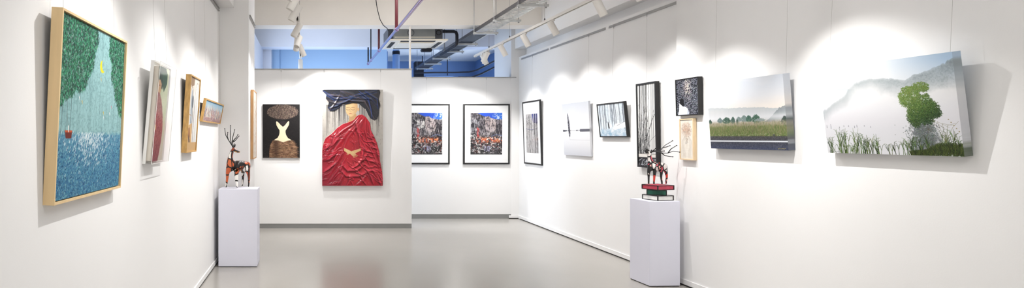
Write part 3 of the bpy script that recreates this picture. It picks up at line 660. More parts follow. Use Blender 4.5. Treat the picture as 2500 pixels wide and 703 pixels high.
def art_birch():
    c = Cv(140, 360, (240, 240, 238), 101)
    n = c.noise(40, 3, 3); c.mix(np.clip((n - .5) * 4, 0, 1) * .35, (176, 178, 178))
    for u, w, g in ((.10, 9, 30), (.20, 5, 20), (.30, 12, 90), (.40, 5, 24), (.47, 8, 40), (.62, 3, 120), (.76, 3, 70), (.86, 4, 110), (.97, 6, 30)):
        c.path([(u + .03, 0), (u, .35), (u + .02, .7), (u - .02, 1)], w, w * .8, (g, g, g + 2)); c.path([(u - .02, 0), (u - .03, .5), (u - .03, 1)], w * .4, w * .4, (246, 246, 244))
    for _ in range(260):
        u, v = R_(c, .0, .62), 1 - abs(c.r.normal(0, .3)); c.path([(u, v), (u + R_(c, -.06, .06), v - R_(c, .03, .12)), (u + R_(c, -.12, .12), v - R_(c, .06, .2))], R_(c, 1, 2.8), .6, [(16, 16, 18), (244, 244, 242), (16, 16, 18), (120, 120, 122)][c.r.randint(4)], .85)
    c.path([(.44, .68), (.62, .56), (.80, .44), (.98, .36)], 3, 2, (30, 30, 32)); c.path([(.60, .57), (.74, .50), (.90, .32)], 2.4, 1.2, (40, 40, 42)); c.path([(.5, .74), (.8, .66), (1, .62)], 1.6, 1, (80, 80, 82))
    # lower border strip with branches
    c.mix((np.abs(c.V - .872) < .022) * 1.0, (240, 236, 230)); c.mix((np.abs(c.V - .852) < .003) * .8, (120, 112, 104)); c.mix((np.abs(c.V - .894) < .003) * .8, (70, 66, 64))
    bot = (c.V > .897); c.mix(bot * .9, (34, 34, 38))
    for _ in range(46):
        u = R_(c, 0, 1); v = R_(c, .91, .99); t = R_(c, 0, PI); c.seg((u, v), (u + .16 * math.cos(t), v + .035 * math.sin(t)), 2.4, 1, (226, 230, 236), .9)
    return c

def art_hood():
    c = Cv(190, 200, (34, 36, 48), 111)
    for i in range(22):
        for j in range(30):
            u = (i + .5 + R_(c, -.3, .3) + .4 * (j % 2)) / 22; v = (j + .5 + R_(c, -.3, .3)) / 30
            k = math.exp(-((u - .52) / .17) ** 2 - ((v - .24) / .28) ** 2)
            g = np.array((206, 210, 222)) * (1 - k) + np.array((255, 238, 226)) * k
            if R_(c, 0, 1) < .86: c.seg((u - .008, v + .003), (u + .012, v - .006), 3.0 + 1.6 * k, 2.2 + 1.2 * k, c.jit(g, 24), .8 + .2 * k)
    c.mix(np.exp(-((c.U - .50) / .10) ** 2 - ((c.V - .24) / .22) ** 2) * .22, (255, 240, 226))
    W_ = [(.13, .66), (.20, .70), (.32, .76), (.44, .78), (.52, .84), (.56, .93), (.56, 1), (.06, 1), (.07, .94), (.11, .86)]
    c.poly(W_, (242, 245, 250)); c.poly([(.5, .86), (.58, .93), (.57, 1), (.48, 1)], (196, 204, 218))
    c.poly([(.16, .68), (.155, .60), (.19, .545), (.25, .525), (.31, .55), (.345, .61), (.345, .70), (.32, .775), (.24, .73)], (20, 20, 26))
    return c

def art_sketch():
    c = Cv(120, 250, (240, 234, 224), 121)
    n = c.noise(6, 10, 4); c.mix(np.clip((n - .45) * 3, 0, 1) * .4, (226, 214, 198))
    c.mix(np.exp(-((c.U - .48) / .26) ** 2 - ((c.V - .25) / .14) ** 2) * .45, (232, 190, 160))
    for _ in range(330):
        a = R_(c, 0, 2 * PI); q = R_(c, .2, 1); u = .5 + .4 * q * math.cos(a); v = .25 + .2 * q * math.sin(a); c.path([(u, v), (u + R_(c, -.1, .1), v + R_(c, -.05, .05)), (u + R_(c, -.14, .14), v + R_(c, -.05, .05))], 1.0, .5, c.jit([(150, 110, 90), (200, 140, 110), (110, 96, 88), (190, 176, 160)][c.r.randint(4)], 14), .55)
    for s_ in (-1, 1):
        for k in range(5):
            o = .05 * k; c.path([(.5 + s_ * (.08 + o * .4), .42), (.5 + s_ * (.2 + o), .55), (.5 + s_ * (.22 + o * .7), .70), (.5 + s_ * (.1 + o), .86), (.5 + s_ * (.07 + o), .97)], 1.1, .7, (150, 132, 116), .7)
    c.ell(.5, .50, .11, .06, (206, 190, 172), .7, .5)
    for k in range(40): u = R_(c, .4, .6); v = R_(c, .45, .6); c.seg((u, v), (u + R_(c, -.03, .03), v + .03), 1.2, .6, (104, 92, 84), .7)
    for k in range(14): c.seg((.1, .02 + k * .07), (.9, .03 + k * .07 + R_(c, -.02, .02)), .8, .6, (214, 202, 186), .5)
    return c

def art_greenhair():
    c = Cv(150, 230, (216, 222, 190), 131)
    n = c.noise(5, 8, 4); c.mix(np.clip((n - .4) * 2.4, 0, 1) * .6, (184, 204, 160)); c.mix(np.clip((c.V - .5) * 2, 0, 1) * .7, (224, 214, 206))
    c.poly([(.18, 0), (.62, .0), (.78, .04), (.72, .12), (.50, .17), (.42, .24), (.2, .2), (.0, .17), (0, .0)], (46, 74, 60))
    for _ in range(360): u, v = R_(c, 0, .74), R_(c, 0, .2); c.seg((u, v), (u + .05, v + R_(c, -.02, .02)), 1.3, .8, c.jit([(40, 70, 56), (84, 116, 92), (30, 50, 44), (110, 92, 84)][c.r.randint(4)], 10), .5)
    c.poly([(0, .15), (.2, .14), (.34, .18), (.33, .25), (.24, .30), (0, .30)], (214, 172, 132)); c.seg((.1, .2), (.22, .2), 1.6, 1, (90, 60, 50)); c.seg((.26, .19), (.29, .235), 1.4, 1, (150, 100, 80)); c.poly([(.30, .05), (.85, .05), (.88, .16), (.6, .26), (.46, .2)], (62, 96, 74)); 
    P = [(0, .27), (.22, .28), (.42, .34), (.58, .42), (.70, .52), (.78, .64), (.76, .78), (.66, .90), (.56, 1), (0, 1)]
    c.poly(P, (158, 84, 84)); m = c.pmask(P); ys, xs = np.nonzero(m > .5)
    for _ in range(2600):
        k = c.r.randint(len(ys)); u, v = xs[k] / c.W, ys[k] / c.H
        c.seg((u, v), (u + R_(c, -.05, .05), v + R_(c, -.03, .03)), 2.0, .9, c.jit([(172, 88, 88), (128, 56, 62), (214, 164, 154), (92, 54, 66), (186, 124, 116)][c.r.randint(5)], 14), .55)
    c.mix(m * np.clip((c.V - .75) * 3, 0, 1) * .5, (112, 72, 92)); c.ell(.1, .64, .07, .03, (224, 190, 140))
    return c

def art_arches():
    c = Cv(150, 230, (224, 216, 206), 141)
    n = c.noise(6, 8, 4); c.mix(np.clip((n - .45) * 2.5, 0, 1) * .4, (242, 238, 232))
    c.poly([(0, 0), (.5, 0), (.46, .10), (.2, .14), (0, .06)], (150, 124, 100)); 
    for cx, w, t, b in ((.30, .24, .14, .62), (.80, .34, .06, .95)):
        P = [(cx + w / 2 * math.cos(a), t + w * .55 - w * .55 * math.sin(a)) for a in np.linspace(0, PI, 14)] + [(cx - w / 2, b), (cx + w / 2, b)]
        c.poly(P, (246, 246, 244)); c.path(P[:15], 3, 3, (150, 132, 116))
        c.poly([(cx + (p[0] - cx) * .6, t + (p[1] - t) * .97 + .02) for p in P], (150, 160, 170) if cx < .5 else (214, 214, 212))
    c.ell(.40, .33, .10, .09, (90, 96, 104), .9); c.seg((.42, .40), (.46, .75), 7, 9, (64, 60, 66)); c.seg((.50, .2), (.52, .9), 6, 6, (250, 250, 248)); c.seg((.60, .3), (.58, .9), 4, 4, (88, 96, 110))
    c.poly([(0, .66), (.45, .62), (.5, .9), (.3, 1), (0, 1)], (206, 168, 118)); c.poly([(0, .70), (.24, .68), (.34, .80), (.2, .86), (.0, .76)], (160, 110, 70)); c.poly([(.1, .76), (.3, .84), (.36, .9), (.2, .88)], (96, 70, 58))
    c.poly([(0, .88), (1, .88), (1, 1), (0, 1)], (200, 164, 116)); c.seg((0, .5), (.36, .52), 2, 2, (170, 130, 96))
    for _ in range(240): u, v = R_(c, 0, 1), R_(c, 0, 1); c.seg((u, v), (u + R_(c, -.03, .03), v + R_(c, -.03, .03)), 1.2, .6, c.jit((176, 146, 118), 40), .35)
    return c

def art_crowd():
    c = Cv(240, 60, (150, 190, 214), 151)
    c.vgrad([(0, (134, 178, 208)), (.4, (186, 206, 212)), (.7, (196, 170, 158)), (1, (150, 120, 128))])
    for _ in range(90):
        u = R_(c, 0, 1); t = R_(c, .0, .45); c.poly([(u - .02, .8), (u, t), (u + .02, .8)], c.jit([(226, 222, 214), (206, 196, 186), (184, 150, 130), (120, 130, 150)][c.r.randint(4)], 16), .8)
    for _ in range(520):
        u, v = R_(c, 0, 1), R_(c, .4, 1); c.seg((u, v), (u + R_(c, -.008, .008), v + R_(c, -.16, .1)), R_(c, 1, 2.6), .8, c.jit([(176, 60, 62), (236, 228, 214), (92, 70, 90), (214, 160, 120), (232, 206, 190), (110, 90, 130), (60, 60, 80)][c.r.randint(7)], 16), .85)
    return c

def art_streak():
    c = Cv(60, 160, (240, 232, 220), 161)
    for _ in range(160): u, v = R_(c, .2, 1), R_(c, .1, .98); c.seg((u, v), (u + R_(c, -.1, .1), v + R_(c, .01, .06)), 1.6, .7, c.jit([(196, 150, 110), (226, 196, 160), (170, 120, 86)][c.r.randint(3)], 12), .6)
    return c

# ------------------------------------------------------------------ pictures as things
def art_mesh(name, c, x0, x1, y0, y1, z, m, parent, depth=0.0):
    """front face as a fine grid carrying the painted colours; depth > 0 wraps the picture round the canvas edge"""
    W, H = c.W, c.H
    xs = np.linspace(x0, x1, W); ys = np.linspace(y1, y0, H)
    X, Y = np.meshgrid(xs, ys); Z = z + c.h
    v = np.stack([X, Y, Z], -1).reshape(-1, 3)
    col = lin(np.clip(c.a, 0, 255) / 255.0).reshape(-1, 3) * .80
    idx = np.arange(W * H).reshape(H, W)
    q = np.stack([idx[1:, :-1], idx[1:, 1:], idx[:-1, 1:], idx[:-1, :-1]], -1).reshape(-1, 4)
    if depth > 0:
        ring = np.concatenate([idx[0, :-1], idx[:-1, -1], idx[-1, :0:-1], idx[:0:-1, 0]])
        n = len(ring); b = len(v); f = v[ring].copy(); bk = f.copy(); bk[:, 2] = z - depth
        v = np.concatenate([v, f, bk]); sc_ = col[ring]; sc_ = sum(np.roll(sc_, i, 0) for i in range(-7, 8)) / 15 * .8 + .2 * col[ring].mean(0); col = np.concatenate([col, sc_, sc_])
        k = np.arange(n); k2 = (k + 1) % n
        q = np.concatenate([q, np.stack([b + k, b + k2, b + n + k2, b + n + k], -1)])
        cor = [b + n + i for i in (0, W - 1, W + H - 2, 2 * W + H - 3)]
        q = np.concatenate([q, np.array([[cor[0], cor[1], cor[2], cor[3]]])])
    me = bpy.data.meshes.new(name)
    me.vertices.add(len(v)); me.vertices.foreach_set('co', v.astype(np.float32).ravel())
    me.loops.add(len(q) * 4); me.loops.foreach_set('vertex_index', q.astype(np.int32).ravel())
    me.polygons.add(len(q)); me.polygons.foreach_set('loop_start', np.arange(0, len(q) * 4, 4, dtype=np.int32))
    me.polygons.foreach_set('loop_total', np.full(len(q), 4, dtype=np.int32))
    me.update(calc_edges=True)
    a = me.attributes.new('paint', 'FLOAT_COLOR', 'POINT')
    a.data.foreach_set('color', np.concatenate([col, np.ones((len(col), 1))], 1).astype(np.float32).ravel())
    me.materials.append(m)
    if c.h.max() > 0: me.polygons.foreach_set('use_smooth', [True] * len(q))
    o = bpy.data.objects.new(name, me); C.objects.link(o); o.parent = parent
    return o

def ring(w, h, bw, z0, z1, mtx=None, x=0, y=0):
    """one mitred frame: outer w x h, bar width bw"""
    vs = []; fs = []
    for z in (z0, z1):
        vs += [(x, y, z), (x + w, y, z), (x + w, y + h, z), (x, y + h, z), (x + bw, y + bw, z), (x + w - bw, y + bw, z), (x + w - bw, y + h - bw, z), (x + bw, y + h - bw, z)]
    for k in range(4):
        a, b = k, (k + 1) % 4
        fs += [(8 + a, 8 + b, 12 + b, 12 + a), (b, a, 4 + a, 4 + b), (a, b, 8 + b, 8 + a), (4 + b, 4 + a, 12 + a, 12 + b)]
    return MB().add(vs, fs)

def hang(name, label, cat, side, c, u0, zb, lean, group=None):
    """root at the picture's lower left back corner, tilted forward by lean about its lower edge"""
    o = thing(name, label, cat, group=group)
    u, n = {'R': (Vector((0, -1, 0)), Vector((-1, 0, 0))), 'L': (Vector((0, 1, 0)), Vector((1, 0, 0))), 'B': (Vector((1, 0, 0)), Vector((0, -1, 0)))}[side]
    z = Vector((0, 0, 1)); v = z * math.cos(lean) + n * math.sin(lean); nn = n * math.cos(lean) - z * math.sin(lean)
    p = Vector((u0, c, EYE + zb)) if side == 'B' else Vector((c, u0, EYE + zb))
    m = Matrix((u, v, nn)).transposed().to_4x4(); m.translation = p
    o.matrix_world = m
    return o, m

def wires(root, m, us, h, ztop, wall_n):
    for u in us:
        a = m @ Vector((u, h - .004, .006)); b = Vector((a.x, a.y, ztop))
        inv = m.inverted()
        # the wire leans back to the rail
        off = (m.to_3x3() @ Vector((0, 0, 1)))
        d = Vector((off.x, off.y, 0)).normalized()
        lean_out = h * math.sin(LEAN[0]); b = b - d * (lean_out + .006 - .0275)
        mb = MB().tube([inv @ a, inv @ b], .0008, 6); t = mb.build('hanging_wire', M['wire'], root)
        hk = MB().tube([inv @ (b + Vector((0, 0, .012))), inv @ (b - Vector((0, 0, .03)))], .004, 6)
        k = hk.build('rail_hook', M['steel'], t)
LEAN = [0]

def picture(kind, label, cat, side, c, u0, zb, w, h, t, out, art, style, us=(), ztop=2.905, name='painting', **kw):
    lean = math.asin(min(.5, out / h)); LEAN[0] = lean
    r, m = hang(name, label, cat, side, c, u0, zb, lean)
    if style == 'canvas':
        art_mesh('canvas', art, 0, w, 0, h, t, kw.get('m', M['paint']), r, depth=t)
    else:
        bw = kw['bw']; fm = kw['fm']
        ring(w, h, bw, 0, t).build('frame', fm, r)
        MB().box(bw * .5, w - bw * .5, bw * .5, h - bw * .5, .002, .006).build('backing_board', kw.get('backm', M['mat']), r)
        rec = kw.get('rec', .006)
        if 'win' in kw:
            ax0, ax1, ay0, ay1 = kw['win']
            MB().box(bw, w - bw, bw, h - bw, t - rec - .004, t - rec).build('mat_board', M['mat'], r)
            art_mesh('print', art, ax0, ax1, ay0, ay1, t - rec + .0015, M['print'], r)
        else:
            g = kw.get('gap', 0.0)
            art_mesh('canvas', art, bw + g, w - bw - g, bw + g, h - bw - g, t - rec, kw.get('m', M['paint']), r, depth=t - rec - .007)
        if kw.get('pane'):
            MB().box(bw * .9, w - bw * .9, bw * .9, h - bw * .9, t - .003, t - .0015).build('glass', M['glass'], r)
    wires(r, m, us, h, ztop, None)
    return r

# right wall, nearest first
picture('c', 'large unframed lake canvas with a green tree in white mist', 'painting', 'R', XN, 4.183, -.106, .868, .607, .05, .073, art_lake(), 'canvas', us=(.04, .82), ztop=3.1)
picture('c', 'unframed roadside meadow canvas with distant pines in fog', 'painting', 'R', XN, 5.389, -.100, .867, .604, .054, .046, art_field(), 'canvas', us=(.05, .84), ztop=3.1)
picture('c', 'small square black framed picture of a hooded figure under white flakes', 'painting', 'R', XN, 5.915, .217, .345, .37, .046, .010, art_hood(), 'frame', bw=.010, fm=M['blackwood'], rec=.005)
picture('c', 'narrow wood framed beige line sketch below the hooded figure picture', 'drawing', 'R', XN, 5.875, -.226, .210, .412, .034, .006, art_sketch(), 'frame', bw=.011, fm=M['birch'], rec=.006, name='drawing')
picture('c', 'tall narrow black framed black and white birch forest picture', 'painting', 'R', XR, 6.749, -.345, .38, .965, .045, .020, art_birch(), 'frame', us=(.16,), bw=.020, fm=M['blackwood'], rec=.008)
picture('c', 'black framed pale blue snowy forest picture with a small dark figure', 'painting', 'R', XR, 7.633, .003, .658, .438, .036, .046, art_blueforest(), 'frame', us=(.33,), bw=.016, fm=M['blackwood'], rec=.006)
picture('c', 'unframed white winter canvas of one bare dark tree', 'painting', 'R', XR, 8.709, -.262, .82, .76, .028, .036, art_lone(), 'canvas', us=(.76,))
picture('c', 'black framed matted print of pale trunks beside the room corner', 'framed print', 'R', XR, 10.33, -.469, .775, 1.096, .024, .034, art_trunks(), 'frame', us=(.39,), bw=.026, fm=M['blackwood'], win=(.13, .66, .20, .87), pane=True, name='framed_print')

# back walls
k2 = 10.66 / F
B_w, B_h = 113 * k2, 147 * k2
for i, (px, lab) in enumerate(((1130, 'black framed street scene print hung beside the right corner column, fully visible'), (984, 'black framed street scene print partly hidden by the partition end'))):
    picture('c', lab, 'framed print', 'B', 10.66, (px - 750) * k2, -(400.8 - 335) * k2, B_w, B_h, .03, .012, art_city(60 + i), 'frame', us=(B_w / 2,), ztop=2.59, bw=.028, fm=M['blackwood'], win=(17.5 * k2, 94.7 * k2, 23.8 * k2, 125.2 * k2), pane=True, name='framed_print')
k1 = 9.53 / F
picture('c', 'unframed dark canvas of a woman seen from behind with huge brown hair', 'painting', 'B', 9.53, (642 - 750) * k1, -(385.2 - 335) * k1, 90 * k1, 130.5 * k1, .03, .022, art_updo(), 'canvas', us=(.30,), ztop=2.60)
picture('c', 'large canvas of a woman in a red draped robe with black headdress', 'painting', 'B', 9.53, (786.5 - 750) * k1, -(452.8 - 335) * k1, 147 * k1, 233 * k1, .045, .028, art_robe(), 'canvas', us=(.03, .96), ztop=2.60, m=M['satin'])

# left wall, nearest first
picture('c', 'large oak framed painting of teal lake, trees and yellow moon', 'painting', 'L', XL, 2.359, -.277, .845, .81, .047, .037, art_moon(), 'frame', us=(.10, .75), ztop=3.03, bw=.010, fm=M['oak'], rec=.010, gap=.004, backm=M['dark'])
# white box frame with a clear acrylic front
LEAN[0] = math.asin(.06 / .68)
r, m = hang('painting', 'white box framed painting of a woman in dusty red behind clear acrylic', 'painting', 'L', XL, 3.778, -.172, LEAN[0])
w, h, t = .47, .68, .062
ring(w, h, .006, 0, .022).build('frame', M['whiteframe'], r)
MB().box(.004, w - .004, .004, h - .004, .001, .006).build('backing_board', M['whiteframe'], r)
art_mesh('canvas', art_greenhair(), .010, .28, .016, h - .03, .0565, M['paint'], r, depth=.002)
ring(.262, h - .054, .008, .007, .0542, x=.014, y=.020).build('spacer', M['ivory'], r)
cv = MB()
cv.box(0.001, w - .001, 0.001, h - .001, t - .003, t)
cv.box(0, .003, 0, h, .022, t - .003); cv.box(w - .003, w, 0, h, .022, t - .003); cv.box(.003, w - .003, 0, .003, .022, t - .003); cv.box(.003, w - .003, h - .003, h, .022, t - .003)
ao = cv.build('acrylic_cover', M['acrylic'], r); ao['label'] = 'clear acrylic cover'
ring(w, h, .003, t - .002, t + .001).build('edge_strip', M['whiteframe'], r)
wires(r, m, (.08, .40), h, 3.03, None)
picture('c', 'upright golden wood framed painting of pale arches', 'painting', 'L', XL, 4.948, -.131, .446, .675, .047, .043, art_arches(), 'frame', us=(.40,), ztop=3.03, bw=.012, fm=M['gold'], rec=.010, backm=M['dark'])
picture('c', 'long low golden framed painting of a crowd under blue sky', 'painting', 'L', XL, 5.794, .162, 1.20, .238, .03, .044, art_crowd(), 'frame', us=(.10, 1.10), ztop=3.03, bw=.014, fm=M['gold'], rec=.008, backm=M['dark'])
picture('c', 'honey wood framed pale picture on the side of the white column', 'painting', 'L', -.72, 7.32, -.278, .46, .88, .037, .004, art_streak(), 'frame', us=(.23,), ztop=2.985, bw=.014, fm=M['brown'], rec=.004)

# ------------------------------------------------------------------ plinths, books, deer
def plinth(label, x0, x1, y0, y1, z, rz=0):
    cx, cy = (x0 + x1) / 2, (y0 + y1) / 2
    t = thing('plinth', label, 'plinth', (cx, cy, 0), rz)
    a, b = (x1 - x0) / 2, (y1 - y0) / 2
    MB().box(-a, a, -b, b, .008, z, bev=.003).build('body', M['plinth'], t)
    MB().box(-a + .006, a - .006, -b + .006, b - .006, 0, .008).build('base', M['dark'], t)
    return t
plinth('white plinth carrying the orange deer sculpture, beside the left column', -1.026, -.577, 6.675, 7.015, .90)
plinth('white plinth carrying painted books and the pink deer', 3.425, 3.740, 5.80, 6.13, .856, math.radians(2.5))

def skin_body(name, verts, edges, m, parent, root=0, sub=2):
    me = bpy.data.meshes.new(name); me.from_pydata([v[:3] for v in verts], edges, [])
    o = bpy.data.objects.new(name, me); C.objects.link(o)
    md = o.modifiers.new('skin', 'SKIN'); md.use_smooth_shade = True
    for i, v in enumerate(verts):
        sv = me.skin_vertices[0].data[i]; rr = v[3]; sv.radius = (rr, v[4] if len(v) > 4 else rr); sv.use_root = (i == root)
    s = o.modifiers.new('sub', 'SUBSURF'); s.levels = sub; s.render_levels = sub
    bpy.context.view_layer.update()
    dg = bpy.context.evaluated_depsgraph_get()
    nm = bpy.data.meshes.new_from_object(o.evaluated_get(dg))
    bpy.data.objects.remove(o)
    nm.name = name; nm.materials.clear(); nm.materials.append(m)
    nm.polygons.foreach_set('use_smooth', [True] * len(nm.polygons))
    o = bpy.data.objects.new(name, nm); C.objects.link(o); o.parent = parent
    return o

def deer(label, loc, pts, edges, antlers, m, arad, ears=(), rz=0.0):
    t = thing('deer_sculpture', label, 'sculpture', loc, rz)
    skin_body('body', pts, edges, m, t)
    for br in antlers:
        mb = MB()
        for p in br: 
            n = len(p); mb.tube(p, [arad * (1 - .45 * i / (n - 1)) for i in range(n)], 8)
            mb.lathe([(0, -.006), (.005, -.004), (.006, 0), (.005, .004), (0, .006)], 8, Matrix.Translation(p[-1]))
        mb.build('antler', M['black'], t, smooth=True)
    for e in ears:
        MB().tube(e, [.004, .012, .009, .002], 8).build('ear', M['black'], t, smooth=True)
    return t

S = .00124
def q(zx, zy, y=0.0): return ((zx - 190) * S, y, (640 - zy) * S)
DP = [
    q(190, 425, .01) + (.066, .062),      # 0 mid body
    q(125, 425, -.045) + (.062, .066),    # 1 chest
    q(262, 428, .065) + (.056, .058),     # 2 rump
    q(118, 372, -.05) + (.036, .036),     # 3 neck base
    q(130, 318, -.05) + (.021, .024),     # 4 neck
    q(150, 262, -.045) + (.021, .022),    # 5 skull
    q(178, 287, -.055) + (.019, .020),    # 6 cheek
    q(218, 297, -.065) + (.007, .008),    # 7 nose
    q(98, 478, -.055) + (.026, .026),     # 8 front leg a shoulder
    q(95, 545, -.055) + (.016, .016),     # 9
    q(85, 618, -.055) + (.011, .011),     # 10
    q(183, 490, -.075) + (.026, .026),    # 11 front leg b
    q(185, 560, -.075) + (.020, .020),    # 12
    q(190, 618, -.075) + (.012, .012),    # 13
    q(285, 485, .04) + (.024, .024),      # 14 hind leg a
    q(292, 545, .05) + (.014, .014),      # 15
    q(289, 608, .045) + (.010, .010),     # 16
    q(225, 490, .11) + (.024, .024),      # 17 hind leg b
    q(228, 545, .12) + (.014, .014),      # 18
    q(222, 610, .115) + (.010, .010),     # 19
    q(300, 405, .085) + (.012, .012),     # 20 tail
    (q(82, 636, -.060)) + (.010, .010), (q(194, 636, -.08)) + (.010, .010), (q(288, 632, .040)) + (.008, .008), (q(221, 632, .110)) + (.008, .008)]
DP = [tuple(p[:2]) + (max(p[2], p[3] + .0005),) + tuple(p[3:]) if i in (21, 22, 23, 24) else p for i, p in enumerate(DP)]
DE = [(0, 1), (0, 2), (1, 3), (3, 4), (4, 5), (5, 6), (6, 7), (1, 8), (8, 9), (9, 10), (0, 11), (11, 12), (12, 13), (2, 14), (14, 15), (15, 16), (2, 17), (17, 18), (18, 19), (2, 20), (10, 21), (13, 22), (16, 23), (19, 24)]
y0 = -.045
AL = [[q(150, 255, y0), q(135, 225, y0 - .02), q(108, 180, y0 - .04), q(84, 135, y0 - .05), q(76, 75, y0 - .05)], [q(108, 180, y0 - .04), q(100, 150, y0 - .05), q(104, 110, y0 - .05)]]
AM = [[q(148, 255, y0), q(132, 215, y0), q(122, 160, y0 + .01), q(122, 100, y0 + .015), q(123, 45, y0 + .015)]]
AR = [[q(155, 250, y0), q(140, 205, y0 + .02), q(140, 165, y0 + .03), q(150, 125, y0 + .04), q(160, 85, y0 + .04)], [q(140, 200, y0 + .02), q(160, 175, y0 + .03), q(178, 155, y0 + .04), q(190, 130, y0 + .05)], [q(140, 205, y0 + .02), q(165, 190, y0 + .02), q(203, 145, y0 + .02)]]
deer('slender orange, white and black deer sculpture standing on the left plinth', (-.82, 6.835, .90), DP, DE, [AL, AM, AR],
     deer_mat('orange_patch_paint', [(206, 104, 56), (238, 232, 222), (208, 152, 70), (140, 64, 38), (26, 18, 16), (196, 92, 48), (244, 240, 234)], 19.0, .085, (.62, .37, .15)), .0062,
     ears=([q(150, 255, y0), q(160, 245, y0 + .01), q(166, 228, y0 + .015), q(160, 214, y0 + .015)],))

# three painted books under the second deer
BX, BY, BZ = 3.612, 5.955, .856
def book(label, loc, rz, w, d, hh, m):
    t = thing('book', label, 'book', loc, rz, None)
    e = .004
    MB().box(-w / 2 + e, w / 2 - e, -d / 2 + e, d / 2 - e, .002, hh - .002).build('page_block', m, t)
    ring(w, d, .008, 0, .0065, x=-w / 2, y=-d / 2).build('cover_edging', M['black'], t)
    ring(w, d, .008, hh - .0065, hh, x=-w / 2, y=-d / 2).build('cover_edging', M['black'], t)
    for sx, sy in ((-1, -1), (1, -1), (-1, 1), (1, 1)):
        MB().box(sx * (w / 2 - .004) - .0045, sx * (w / 2 - .004) + .0045, sy * (d / 2 - .004) - .0045, sy * (d / 2 - .004) + .0045, .006, hh - .006).build('corner_edging', M['black'], t)
    return t
book('white painted book with black edging, lowest of the stack under the deer', (BX, BY, BZ), math.radians(14), .198, .198, .052, M['bookwhite'])
book('dark green painted book in the middle of the stack under the deer', (BX - .012, BY, BZ + .052), math.radians(-31), .178, .150, .055, M['bookgreen'])
book('red painted book, topmost of the stack, under the deer\'s hooves', (BX, BY, BZ + .107), math.radians(14), .204, .204, .049, M['bookred'])
S2 = .00108
def q2(zx, zy, y=0.0): return ((zx - 258) * S2 * .86, y, (513 - zy) * S2)
D2 = [
    q2(255, 340) + (.036, .042), q2(195, 338) + (.043, .048), q2(318, 342) + (.038, .044),
    q2(186, 300) + (.030, .030), q2(180, 255) + (.020, .020), q2(174, 215) + (.022, .022), q2(160, 192) + (.018, .018), q2(150, 168) + (.008, .008),
    q2(172, 378, -.03) + (.018, .018), q2(170, 440, -.03) + (.010, .010), q2(170, 500, -.03) + (.008, .008),
    q2(228, 382, -.03) + (.018, .018), q2(224, 440, -.03) + (.011, .011), q2(220, 500, -.03) + (.008, .008),
    q2(292, 385, -.025) + (.017, .017), q2(288, 430, -.025) + (.011, .011), q2(297, 500, -.025) + (.008, .008),
    q2(334, 380, .025) + (.018, .018), q2(346, 432, .03) + (.011, .011), q2(337, 500, .028) + (.008, .008),
    q2(346, 322) + (.010, .010),
    q2(169, 507, -.034) + (.0075, .0075), q2(220, 507, -.034) + (.0075, .0075), q2(298, 507, -.029) + (.0075, .0075), q2(337, 507, .024) + (.0075, .0075)]
E2 = [(0, 1), (0, 2), (1, 3), (3, 4), (4, 5), (5, 6), (6, 7), (1, 8), (8, 9), (9, 10), (0, 11), (11, 12), (12, 13), (0, 14), (14, 15), (15, 16), (2, 17), (17, 18), (18, 19), (2, 20), (10, 21), (13, 22), (16, 23), (19, 24)]
A1 = [[q2(180, 208, -.01), q2(215, 198, -.02), q2(255, 196, -.03), q2(300, 210, -.04), q2(352, 210, -.04), q2(400, 192, -.04), q2(460, 200, -.04)], [q2(285, 206, -.035), q2(325, 236, -.03), q2(398, 245, -.02)], [q2(352, 210, -.04), q2(378, 172, -.05), q2(432, 138, -.05)], [q2(205, 200, -.015), q2(222, 180, -.03), q2(236, 168, -.04)]]
A2 = [[q2(178, 206, .01), q2(215, 190, .02), q2(262, 192, .03), q2(292, 178, .04), q2(330, 138, .05), q2(400, 95, .05)], [q2(306, 160, .045), q2(340, 155, .05), q2(376, 142, .05)], [q2(262, 192, .03), q2(290, 196, .03), q2(320, 192, .03)]]
deer('small pink, black and white deer sculpture standing on the red book', (BX, BY, BZ + .156), D2, E2, [A1, A2],
     deer_mat('pink_patch_paint', [(20, 16, 18), (236, 168, 156), (24, 18, 20), (206, 76, 94), (238, 230, 226), (236, 228, 224), (210, 62, 50)], 27.0, .115, (.25, .1, .42)), .0052,
     ears=([q2(178, 215, -.01), q2(150, 205, -.03), q2(138, 192, -.035), q2(134, 180, -.035)], [q2(178, 215, .01), q2(196, 205, .03), q2(200, 190, .035), q2(198, 180, .035)]), rz=math.radians(-29))

# ------------------------------------------------------------------ track lights
def track(label, x, z, y0, y1, ends, wires_y):
    t = thing('light_track', label, 'light track', (x, y0, z))
    L = y1 - y0
    mb = MB(); mb.box(-.018, -.012, 0, L, 0, .034); mb.box(.012, .018, 0, L, 0, .034); mb.box(-.012, .012, 0, L, .022, .034)
    mb.build('rail', M['lampwhite'], t)
    MB().box(-.012, .012, .002, L - .002, .0155, .0215).build('conductor', M['dark'], t)
    MB().box(-.022, .022, L, L + .03, -.004, .038, bev=.003).build('end_cap', M['lampwhite'], t)
    for y in wires_y:
        MB().tube([(0, y - y0, .034), (0, y - y0, ZC - z)], .0022, 6).build('suspension_wire', M['wire'], t)
        MB().lathe([(.004, .034), (.010, .036), (.010, .055), (.004, .07)], 10, Matrix.Translation((0, y - y0, 0))).build('wire_grip', M['traydark'], t, smooth=True)
    return t
TRX, TLX, TZ = 3.02, -.12, 2.945
track('white spotlight track hung along the right wall', TRX, TZ, 1.0, 10.38, 1, (2.6, 4.4, 6.0, 7.35, 8.62, 9.6))
track('white spotlight track hung along the left side of the room', TLX, TZ, 0.6, 10.55, 1, (2.2, 4.2, 6.4, 8.8, 9.25))

